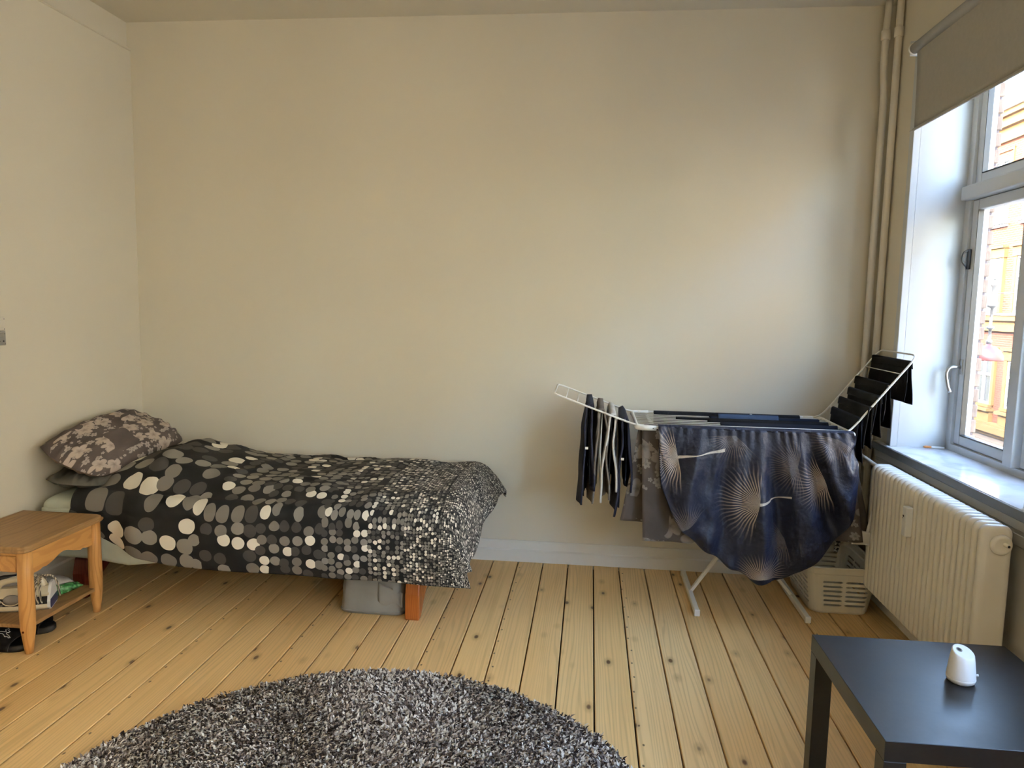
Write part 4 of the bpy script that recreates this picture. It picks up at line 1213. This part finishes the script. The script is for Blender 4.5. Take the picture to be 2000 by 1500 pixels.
# ------------------------------------------------------------------ laundry basket
def build_basket():
    cx, cy = 1.212, 3.665
    hx0, hy0, hx1, hy1, h = 0.135, 0.195, 0.165, 0.232, 0.235     # half sizes at the floor and at the rim
    root = thing('laundry_basket', 'ivory plastic laundry basket with slotted sides below the airer', 'basket', (cx, cy, 0))
    rc = 0.055
    def per(a, hx, hy):
        """point on a rounded rectangle, a in metres along the nominal perimeter (nx+ny grid)"""
        seg = [2 * (hx - rc), PI / 2 * rc, 2 * (hy - rc), PI / 2 * rc] * 2
        tot = sum(seg); s = a * tot; i = 0
        while s > seg[i] and i < 7: s -= seg[i]; i += 1
        t = s / seg[i]
        if i == 0: return (-hx + rc + t * 2 * (hx - rc), -hy)
        if i == 1: return (hx - rc + rc * math.sin(t * PI / 2), -hy + rc - rc * math.cos(t * PI / 2))
        if i == 2: return (hx, -hy + rc + t * 2 * (hy - rc))
        if i == 3: return (hx - rc + rc * math.cos(t * PI / 2), hy - rc + rc * math.sin(t * PI / 2))
        if i == 4: return (hx - rc - t * 2 * (hx - rc), hy)
        if i == 5: return (-hx + rc - rc * math.sin(t * PI / 2), hy - rc + rc * math.cos(t * PI / 2))
        if i == 6: return (-hx, hy - rc - t * 2 * (hy - rc))
        return (-hx + rc - rc * math.cos(t * PI / 2), -hy + rc - rc * math.sin(t * PI / 2))
    # fractions of the perimeter where things happen
    sx, sc, sy = 2 * (hx1 - rc), PI / 2 * rc, 2 * (hy1 - rc)
    tot = 2 * (sx + sc + sy + sc)
    cuts, holes = [], []
    def side(start, length, ncol):
        gap = 0.016; wcol = (length + 0.02 - gap * (ncol - 1)) / ncol
        s = start - 0.01
        for c in range(ncol):
            holes.append((s, s + wcol)); cuts.extend([s, s + wcol]); s += wcol + gap
    side(0, sx, 2); side(sx + sc, sy, 4); side(sx + 2 * sc + sy, sx, 2); side(2 * sx + 3 * sc + sy, sy, 4)
    extra = []
    for st in (sx, sx + sc + sy, 2 * sx + 2 * sc + sy, 2 * sx + 3 * sc + 2 * sy):
        extra += [st + sc * k / 6 for k in range(7)]
    # fine columns so slot ends can be rounded
    us = set()
    for a, b in holes:
        for k in (0, .06, .16): us.add(round(a + k * (b - a), 5)); us.add(round(b - k * (b - a), 5))
        us.add(round((a + b) / 2, 5))
    for e in extra:
        if not any(a - 0.001 < e % tot < b + 0.001 for a, b in holes): us.add(round(e % tot, 5))
    us = sorted(u % tot for u in us)
    nr = 6; z0s, pitch, sh = 0.040, 0.0235, 0.0105
    zs = [0.0, 0.004, 0.012]
    rows = []
    for r in range(nr):
        a = z0s + r * pitch; rows.append((a, a + sh)); zs += [a, a + sh * .25, a + sh * .75, a + sh]
    zs += [0.19, 0.20, 0.205, h]
    def P(u, z):
        t = z / h; f = sstep(z, -.004, .012)
        hx, hy = lerp(hx0, hx1, t), lerp(hy0, hy1, t)
        k = 0.965 + .035 * f
        lip = 0.006 * sstep(z, .199, .205)
        x, y = per((u % tot) / tot, hx * k + lip, hy * k + lip)
        return (cx + x, cy + y, z + 0.0006)
    V = [P(u, z) for z in zs for u in us]; W = len(us); F = []
    for j in range(len(zs) - 1):
        for i in range(W):
            ua, ub = us[i], us[(i + 1) % W] if i < W - 1 else us[0] + tot
            um, zm = (ua + ub) / 2, (zs[j] + zs[j + 1]) / 2
            hole = False
            for a, b in holes:
                if a < um < b:
                    for c, d in rows:
                        if c < zm < d:
                            endz = (um < a + .06 * (b - a) or um > b - .06 * (b - a))
                            hole = not (endz and (zm < c + .25 * sh or zm > d - .25 * sh))
            if not hole: F.append((j * W + i, j * W + (i + 1) % W, (j + 1) * W + (i + 1) % W, (j + 1) * W + i))
    o = part(root, 'body', (V, F), M_BASKET); solidify(o, 0.003, -1)
    base = [P(u, 0.004) for u in us]
    o = part(root, 'bottom', extrude_poly([(p[0], p[1]) for p in base], 'z', 0.002, 0.006), M_BASKET)
    rim = [P(tot * k / 120, h) for k in range(120)]
    part(root, 'rim', tube(rim, 0.0055, 8, closed=True), M_BASKET, True)
build_basket()

# ------------------------------------------------------------------ clothes airer
RY0, RY1, RZ, RXA, RXB = 3.345, 3.835, 0.882, 0.226, 1.176
RODS = [3.345 + 0.49 * k / 10 for k in range(1, 10)]
LW = [(-0.104, 0.0), (-0.051, 0.0), (0.004, 0.0), (0.060, 0.0), (0.116, 0.0), (0.172, 0.0)]
def lw_z(x): return lerp(RZ, 1.018, (RXA - x) / (RXA + 0.160))
def rw_z(x): return lerp(RZ + .008, 1.238, (x - 1.166) / (1.430 - 1.166))
RW = [1.208, 1.246, 1.284, 1.324, 1.366, 1.404]

def build_airer():
    root = thing('clothes_airer', 'white folding clothes airer with two raised wings loaded with laundry', 'airer', ((RXA + RXB) / 2, (RY0 + RY1) / 2, 0))
    fr = round_path([(RXA, RY0, RZ), (RXB, RY0, RZ), (RXB, RY1, RZ), (RXA, RY1, RZ)], 0.04, closed=True)
    part(root, 'frame', tube(fr, 0.0075, 10, closed=True), M_RACK, True)
    for y in RODS: part(root, 'rod', tube([(RXA, y, RZ), (RXB, y, RZ)], 0.0026, 8), M_RACK, True)
    # plastic corner shells
    for x, s in ((RXA, 1), (RXB, -1)):
        for y, q in ((RY0, 1), (RY1, -1)):
            pth = round_path([(x + s * .085, y, RZ - .004), (x, y, RZ - .004), (x, y + q * .05, RZ - .004)], .04)
            part(root, 'corner_cap', tube(pth, 0.0125, 10), M_RACK, True)
            part(root, 'rivet', tube([(x + s * .07, y - q * .0128, RZ - .004), (x + s * .07, y - q * .0138, RZ - .004)], .003, 8), M_DARKSTEEL)
    # wings
    a, b = RY0 + .03, RY1 - .03
    lw = round_path([(RXA + .03, RY0 + .012, RZ + .004), (RXA - .02, a, lw_z(RXA - .02)), (-0.160, a, 1.018), (-0.160, b, 1.018), (RXA - .02, b, lw_z(RXA - .02)), (RXA + .03, RY1 - .012, RZ + .004)], 0.035)
    wl = part(root, 'wing', tube(lw, 0.0045, 10), M_RACK, True)
    for x, _ in LW: part(wl, 'rod', tube([(x, a, lw_z(x)), (x, b, lw_z(x))], 0.0022, 8), M_RACK, True)
    rw = round_path([(1.140, RY0 + .012, RZ + .004), (1.176, a, rw_z(1.176)), (1.430, a, 1.238), (1.430, b, 1.238), (1.176, b, rw_z(1.176)), (1.140, RY1 - .012, RZ + .004)], 0.05)
    wr = part(root, 'wing', tube(rw, 0.0045, 10), M_RACK, True)
    for x in RW: part(wr, 'rod', tube([(x, a, rw_z(x)), (x, b, rw_z(x))], 0.0022, 8), M_RACK, True)
    # crossed legs with long feet
    ym = 3.605
    def strut(p, q, wd, th):
        p, q = Vector(p), Vector(q); d = (q - p).normalized(); s = Vector((0, 1, 0)); n = d.cross(s).normalized()
        V = [tuple(c + s * i * wd / 2 + n * j * th / 2) for c in (p, q) for i, j in ((-1, -1), (1, -1), (1, 1), (-1, 1))]
        return V, [(0, 1, 2, 3), (7, 6, 5, 4), (0, 4, 5, 1), (1, 5, 6, 2), (2, 6, 7, 3), (3, 7, 4, 0)]
    for xf, xt, dy in ((0.532, 1.10, -.012), (1.030, 0.30, .014)):
        ft = part(root, 'foot', box(xf - .012, xf + .012, 3.345, 3.862, 0.002, 0.030, .003, 1), M_RACK)
        for yy in (3.34, 3.855): part(ft, 'foot_cap', box(xf - .0135, xf + .0135, yy, yy + .014, 0.0, 0.032, .003, 1), M_PLASTIC)
        o = part(root, 'leg', strut((xf, ym + dy, .02), (xt, ym + dy, RZ - .012), .022, .016), M_RACK); bevel_mod(o, .003, 2)
        part(root, 'cross_tube', tube([(xt, RY0 + .01, RZ - .010), (xt, RY1 - .01, RZ - .010)], .006, 8), M_RACK, True)
build_airer()

# cloth hung over a rod along y (axis 'y') or x (axis 'x')
def drape(axis, c0, c1, rod, zr, l1, l2, spread=.016, wave=.006, fr=30.0, seed=0.0, rr=.0055, nu=26, nv=40, taper=0.0, edge=.01, clampx=None):
    """l1 hangs on the low side of the rod coordinate, l2 on the high side"""
    arc = PI * rr; tot = l1 + arc + l2
    def fn(u, v):
        c = lerp(c0, c1, u); s = v * tot
        bl1 = edge * nz(u * 3, 0, seed + 5)
        if s < l1:
            d = l1 - s; a, z = -rr - spread * (d / max(l1, l2)) , zr - d - bl1 * d / l1
        elif s > l1 + arc:
            d = s - l1 - arc; a, z = rr + spread * (d / max(l1, l2)), zr - d - bl1 * d / l2
        else:
            d = 0; th = PI * (s - l1) / arc; a, z = -rr * math.cos(th), zr + rr * math.sin(th)
        k = min(1.0, d / .12)
        sd = seed + (0 if s < l1 else 3.3)
        a += k * (wave * math.sin(c * fr + sd * 2 + 2.5 * nz(u * 2, d * 3, sd)) + wave * 1.2 * nz(u * 3, d * 6, sd + 9))
        c += (0.5 - u) * 2 * taper * (d / max(l1, l2)) + k * .008 * nz(d * 8, u, sd + 2)
        x, y = (a + rod, c) if axis == 'y' else (c, a + rod)
        if clampx is not None: x = min(x, clampx)
        return (x, y, z)
    return grid(fn, nu, nv, lambda u, v: (c0 + u * (c1 - c0), v * tot))

def hang(name, label, cat, mat, group=None, t=.0025, **k):
    g = drape(**k)
    o = solo(name, g, mat, label, cat, True, group); solidify(o, t)
    return o

def build_laundry():
    G1 = 'pillowcases on the left wing'
    a, b = RY0 + .045, RY1 - .045
    def left(i): return dict(axis='y', rod=LW[i][0], zr=lw_z(LW[i][0]) - .001)
    def two_piece(name, label, mats, tagpos, **k):
        root = thing(name, label, 'pillowcase', (k['rod'], (a + b) / 2, k['zr'] - max(k['l1'], k['l2'])), G1)
        k1 = dict(k)
        o = part(root, 'cotton', drape(**k1), mats[0], True); solidify(o, .009)
        if mats[1] is not None:
            k2 = dict(k); k2['rr'] = k['rr'] * .45; k2['spread'] = k['spread'] * .45; k2['l1'] -= .04; k2['l2'] -= .03; k2['seed'] += 1; k2['wave'] = k['wave'] * .6; k2['c0'] += .02; k2['c1'] -= .01
            o = part(root, 'lining', drape(**k2), mats[1], True); solidify(o, .006)
        if tagpos:
            x, z = tagpos
            part(root, 'care_tag', box(x - .007, x + .007, a - .006, a - .0045, z - .006, z + .006), M_CREAMC)
        return root
    two_piece('pillowcase', 'dark navy pillowcase with small white tag, leftmost on the left wing', (M_NAVYQ, M_BLACK), (-.002, .765), c0=a, c1=b, l1=.47, l2=.40, spread=.018, wave=.012, fr=15, seed=1.0, rr=.013, **left(2))
    two_piece('pillowcase', 'taupe pillowcase with pale inside, second on the left wing', (M_TAUPE, M_CREAMC), None, c0=a, c1=b, l1=.44, l2=.42, spread=.026, wave=.013, fr=13, seed=4.0, rr=.014, **left(3))
    two_piece('pillowcase', 'white pillowcase with dark lining, third on the left wing', (M_CREAMC, M_CHAR), None, c0=a, c1=b, l1=.415, l2=.36, spread=.024, wave=.012, fr=14, seed=7.0, rr=.012, **left(4))
    two_piece('pillowcase', 'quilted navy pillowcase with beige tag, nearest the airer frame', (M_NAVYQ, M_NAVYJ), (.165, .72), c0=a, c1=b, l1=.46, l2=.34, spread=.022, wave=.010, fr=16, seed=11.0, rr=.014, **left(5))
    # right wing: five dark pieces of underwear
    G2 = 'dark underwear on the right wing'
    specs = [(0, M_NAVYJ, 'dark navy trunks on the lowest rod of the right wing', .19, .20, .03, .09, 21.0), (1, M_CHAR, 'charcoal ribbed shorts, second from the bottom of the right wing', .18, .18, .02, .07, 24.0),
             (2, M_CHAR, 'charcoal shorts with front pouch, middle of the right wing', .16, .18, .03, .08, 27.0), (3, M_BLACK, 'plain black shorts, second from the top of the right wing', .16, .19, .05, .05, 31.0),
             (5, M_BLACK, 'black trunks on the top rod of the right wing', .17, .185, .04, .03, 35.0)]
    for i, mat, lab, l1, l2, ya, yb, sd in specs:
        x = RW[i]
        g = drape('y', RY0 + ya, RY1 - yb, x, rw_z(x) - .001, l1, l2, .012, .005, 34, sd, .006, clampx=RX - .008)
        root = thing('underwear', lab, 'underwear', (x, 3.6, rw_z(x) - .16), G2)
        o = part(root, 'cloth', g, mat, True); solidify(o, .003)
        wb = drape('y', RY0 + ya - .003, RY1 - yb + .003, x, rw_z(x) + .0005, .028, .028, .003, .0, 34, sd, .0085, nv=16, clampx=RX - .005)
        o = part(root, 'waistband', wb, mat, True); solidify(o, .002)
    # items over the long rods of the frame
    z = RZ - .001
    hang('towel', 'black terry towel folded over the airer rod nearest the wall', 'towel', M_TERRY, t=.008, axis='x', c0=.335, c1=1.06, rod=RODS[8], zr=z + .004, l1=.30, l2=.28, spread=.012, wave=.006, fr=14, seed=41, rr=.010, nu=40)
    root = thing('jeans', 'blue denim jeans folded over a middle rod of the airer', 'jeans', (.9, RODS[6], .4))
    o = part(root, 'denim', drape('x', .60, 1.125, RODS[6], z + .003, .36, .34, .014, .006, 18, 45, .011, nu=36), M_DENIMD, True); solidify(o, .006)
    o = part(root, 'waistband', drape('x', .64, .93, RODS[6], z + .008, .035, .035, .004, .002, 18, 46, .015, nu=24, nv=14), M_DENIM, True, label='pale faded waistband'); solidify(o, .004)
    for xx in (.70, .79, .88): part(root, 'belt_loop', box(xx - .005, xx + .005, RODS[6] - .023, RODS[6] - .019, z - .02, z + .012, .001, 1), M_DENIM)
    part(root, 'button', lathe([(.006, 0), (.006, .002), (.004, .003)], 12, (.80, RODS[6], z + .026)), M_STEEL, True)
    hang('trousers', 'black trousers folded over a rod, in front of the jeans', 'trousers', M_BLACK, t=.006, axis='x', c0=.575, c1=1.14, rod=RODS[4], zr=z + .003, l1=.50, l2=.46, spread=.012, wave=.006, fr=16, seed=51, rr=.010, nu=36)
    hang('trousers', 'dark navy trousers folded over a rod, just behind the crane print cover', 'trousers', M_NAVYJ, t=.006, axis='x', c0=.62, c1=1.15, rod=RODS[2], zr=z + .003, l1=.40, l2=.36, spread=.008, wave=.004, fr=16, seed=55, rr=.009, nu=36)
    hang('jumper', 'black knitted jumper hanging low behind the floral cover', 'jumper', M_BLACK, t=.005, axis='x', c0=.43, c1=1.10, rod=RODS[5], zr=z, l1=.56, l2=.5, spread=.012, wave=.008, fr=12, seed=58, rr=.008, nu=36)
    # dusty floral duvet cover: two hanging layers on the second front rod
    root = thing('duvet_cover', 'dusty taupe floral duvet cover with pale hem hanging behind the navy one', 'duvet cover', (.72, RODS[0], .34))
    def sheet(x0t, x1t, x0b, x1b, zbf, yoff, seed, amp):
        def fn(u, v):
            x = lerp(lerp(x0t, x1t, u), lerp(x0b, x1b, u), v ** 1.2); zb = zbf(u)
            zz = lerp(RZ + .004, zb, v)
            y = RODS[0] + yoff + .030 * v * yoff / abs(yoff) + amp * v ** .5 * math.sin(x * 34 + seed + 2 * nz(u * 3, v, seed)) + .008 * nz(u * 6, v * 5, seed)
            return (x, y, zz)
        return grid(fn, 70, 36, lambda u, v: (lerp(x0b, x1b, u), v * .55))
    zf = lambda u: interp([0, .22, .24, .26, .6, 1], [.345, .342, .350, .352, .38, .39], u)
    zbk = lambda u: interp([0, .1, .14, 1], [.418, .408, .40, .37], u)
    o = part(root, 'front_layer', sheet(.250, 1.18, .270, 1.25, zf, -.004, 1.0, .008), M_FLORAL_DIM, True); solidify(o, .002)
    o = part(root, 'back_layer', sheet(.235, 1.19, .165, 1.315, zbk, .006, 5.0, .010), M_FLORAL_DIM, True); solidify(o, .002)
    def hem(u, v):
        return (lerp(1.205, 1.313, u), RODS[0] - .022 + .030 * u - .002 * v, lerp(.43, .375, v) - .012 * u + .02 * (1 - u) * (1 - v))
    o = part(root, 'hem', grid(hem, 10, 5), M_CREAMC, True, label='pale inside of the hem'); solidify(o, .002)
    def stripe(u, v):
        return (lerp(1.305, 1.322, u) - .04 * (1 - v), RODS[0] + .004, lerp(.375, .60, v))
    o = part(root, 'hem', grid(stripe, 2, 10), M_CREAMC, True); solidify(o, .002)
    # strap of a dark bag or belt dangling with light marks
    t = NT('black_white_ribbon'); wv = t.noise(t.coord(), 110, 2); m = t.base(t.ramp(wv, [(.48, (.01, .01, .012)), (.52, (.45, .43, .40))]), .7)
    def rib(u, v): return (lerp(1.178, 1.200, u) + .004 * math.sin(v * 5), 3.50 + .006 * math.sin(v * 7), lerp(.42, .292, v))
    o = part(root, 'ribbon', grid(rib, 3, 16), m, True, label='narrow black and white ribbon'); solidify(o, .002)

    # ---- the big navy cover in front
    t = NT('navy_fan_print'); uv = t.coord('UV'); p = t.sep(uv)
    nb = t.noise(uv, 5.0, 3)
    col = t.mix(t.smooth(nb, .3, .7), (.010, .013, .030), (.018, .023, .048))
    fans = [(.412, .752, 3.35, 1.55, .185, 1.0, 1), (.765, .567, 3.05, 1.55, .215, .75, 1), (1.060, .665, 3.55, 1.55, .170, .95, 0), (.930, .735, 3.2, 1.8, .17, .22, 0), (.335, .845, 3.6, 1.6, .13, .35, 0),
            (.80, .225, 1.6, 1.7, .14, .9, 0), (.66, .86, 4.4, 1.2, .17, .25, 0), (.46, .43, 2.2, 1.4, .15, .3, 0), (1.10, .86, 4.3, 1.4, .15, .25, 0), (.90, .40, 3.6, 1.4, .14, .22, 0)]
    for cx, cz, an, span, R, st, stem in fans:
        dx = t.math('SUBTRACT', p[0], cx); dz = t.math('SUBTRACT', p[1], cz)
        r = t.math('SQRT', t.math('ADD', t.math('MULTIPLY', dx, dx), t.math('MULTIPLY', dz, dz)))
        ca, sa = math.cos(an), math.sin(an)
        lx = t.math('ADD', t.math('MULTIPLY', dx, ca), t.math('MULTIPLY', dz, sa)); ly = t.math('SUBTRACT', t.math('MULTIPLY', dz, ca), t.math('MULTIPLY', dx, sa))
        th = t.math('ARCTAN2', ly, lx)
        inside = t.math('LESS_THAN', t.math('ABSOLUTE', th), span)
        ray = t.math('SINE', t.math('ADD', t.math('MULTIPLY', th, 54.0), t.math('MULTIPLY', t.noise(uv, 12.0, 1.0), 7.0)))
        wid = t.math('ADD', t.math('MULTIPLY', t.math('DIVIDE', r, R), 1.10), -0.35)
        line = t.smooth(t.math('SUBTRACT', ray, wid), -.15, .25)
        fade = t.math('SUBTRACT', 1.0, t.smooth(r, R * .35, R))
        m = t.math('MULTIPLY', t.math('MULTIPLY', line, inside), t.math('MULTIPLY', fade, st))
        fc = t.ramp(t.math('DIVIDE', r, R), [(0.0, (.78, .70, .60)), (.30, (.58, .46, .36)), (.6, (.30, .24, .21)), (1.0, (.10, .11, .16))])
        col = t.mix(m, col, fc)
        if stem:
            # slim pale stem opposite the fan
            sy = t.math('SUBTRACT', dz, t.math('MULTIPLY', dx, .20))
            sl = t.math('MULTIPLY', t.math('GREATER_THAN', dx, 0.0), t.math('LESS_THAN', dx, .205 if stem == 1 and cx < .5 else .145))
            sw = t.math('MULTIPLY', t.math('ADD', t.math('ABSOLUTE', t.math('SUBTRACT', dx, .09)), .03), .055)
            sm = t.math('MULTIPLY', sl, t.math('LESS_THAN', t.math('ABSOLUTE', sy), sw))
            col = t.mix(t.math('MULTIPLY', sm, .9), col, (.62, .55, .46))
    t.bump(t.math('ADD', t.noise(uv, 22.0, 4), t.math('MULTIPLY', t.noise(uv, 60, 3), .35)), .55, .014)
    mat = t.base(col, .48, .4)
    bs = [0, .10, .20, .34, .45, .55, .66, .78, .90, 1.0]
    bx = [.330, .352, .440, .600, .720, .835, .970, 1.095, 1.178, 1.202]
    bz = [.740, .605, .425, .305, .238, .206, .270, .385, .530, .720]
    def catm(xs, ys, x):
        k = max(0, min(len(xs) - 2, int(np.searchsorted(xs, x) - 1)))
        p0, p1, p2, p3 = ys[max(0, k - 1)], ys[k], ys[k + 1], ys[min(len(xs) - 1, k + 2)]
        q = (x - xs[k]) / (xs[k + 1] - xs[k])
        return .5 * (2 * p1 + (p2 - p0) * q + (2 * p0 - 5 * p1 + 4 * p2 - p3) * q * q + (3 * p1 - p0 - 3 * p2 + p3) * q ** 3)
    yr = RY0 - .001
    def flat(s, q):      # outline in x, z without folds; q 0 top .. 1 bottom
        X = lerp(lerp(.318, 1.168, s), catm(bs, bx, s), q); Z = lerp(RZ + .010, catm(bs, bz, s), q)
        return X, Z
    def folds(s, q):
        sk = s + .10 * q * (.55 - s); w1 = math.sin(sk * 30 + 1.3 * math.sin(s * 9) + .9 * nz(s * 4, q * 2, 3)); w2 = math.sin(sk * 61 + 1.0 + 2 * nz(s * 3, q * 3, 8))
        f = .5 * (w1 + abs(w1) ** .6 * math.copysign(1, w1))
        am = .006 + .050 * sstep(q, .0, .55)
        gath = .0045 * math.sin(s * 120 + 3 * nz(s * 9, 0, 4)) * (1 - sstep(q, .0, .18))
        return am * f * .70 * (1 - .45 * sstep(q, .75, 1.0)) + .011 * w2 * sstep(q, .02, .3) + .020 * nz(s * 7, q * 6, 5) * q + gath
    def fn(u, v):
        # v: 0 rod .. .70 bottom front, .70-.80 rolled hem, .80-1 back layer up to rod behind
        s = u
        if v < .06:      # over the rod
            a = PI * (1 - v / .06) * .55
            return (lerp(.318, 1.168, s), yr - .013 * math.cos(a), RZ + .002 + .012 * math.sin(a))
        if v <= .72:
            q = (v - .06) / .66
            X, Z = flat(s, q)
            bel = .045 * math.sin(min(1, q * 1.02) * PI * .62) * math.sin(s * PI) ** .7
            lump = .030 * sstep(s, .86, .97) * math.sin(min(1, q) * PI) 
            y = yr - .015 - bel - folds(s, q) - lump
            X += .012 * nz(s * 6, q * 5, 2) * q + .010 * lump / .03 * math.sin(q * 9)
            return (X, y, Z)
        if v <= .82:
            q = (v - .72) / .10; a = q * PI
            X, Z = flat(s, 1.0)
            bel = .045 * math.sin(PI * .62) * math.sin(s * PI) ** .7
            y0 = yr - .015 - bel - folds(s, 1.0)
            r = .020
            return (X + .010 * nz(s * 6, 5, 2) , y0 + r - r * math.cos(a), Z - r * .55 * math.sin(a) + .006 * math.sin(s * 60) * math.sin(a))
        q = (v - .82) / .18
        X, Z = flat(s, 1 - .55 * q)
        y0 = yr - .015 - .055 * math.sin(PI * .62) * math.sin(s * PI) ** .7 - folds(s, 1.0) + .04
        return (X, lerp(y0, RODS[0] - .030, q ** .7), Z + .01 * math.sin(q * 3))
    g = grid(fn, 220, 120, lambda u, v: flat(u, min(1.0, max(0, (v - .06) / .66))) if v <= .72 else (flat(u, 1.0)[0], flat(u, 1.0)[1] - (v - .72) * .6))
    o = solo('duvet_cover', g, mat, 'navy duvet cover with cream fan print sagging over the front of the airer', 'duvet cover', True); solidify(o, .003)
    return
build_laundry()
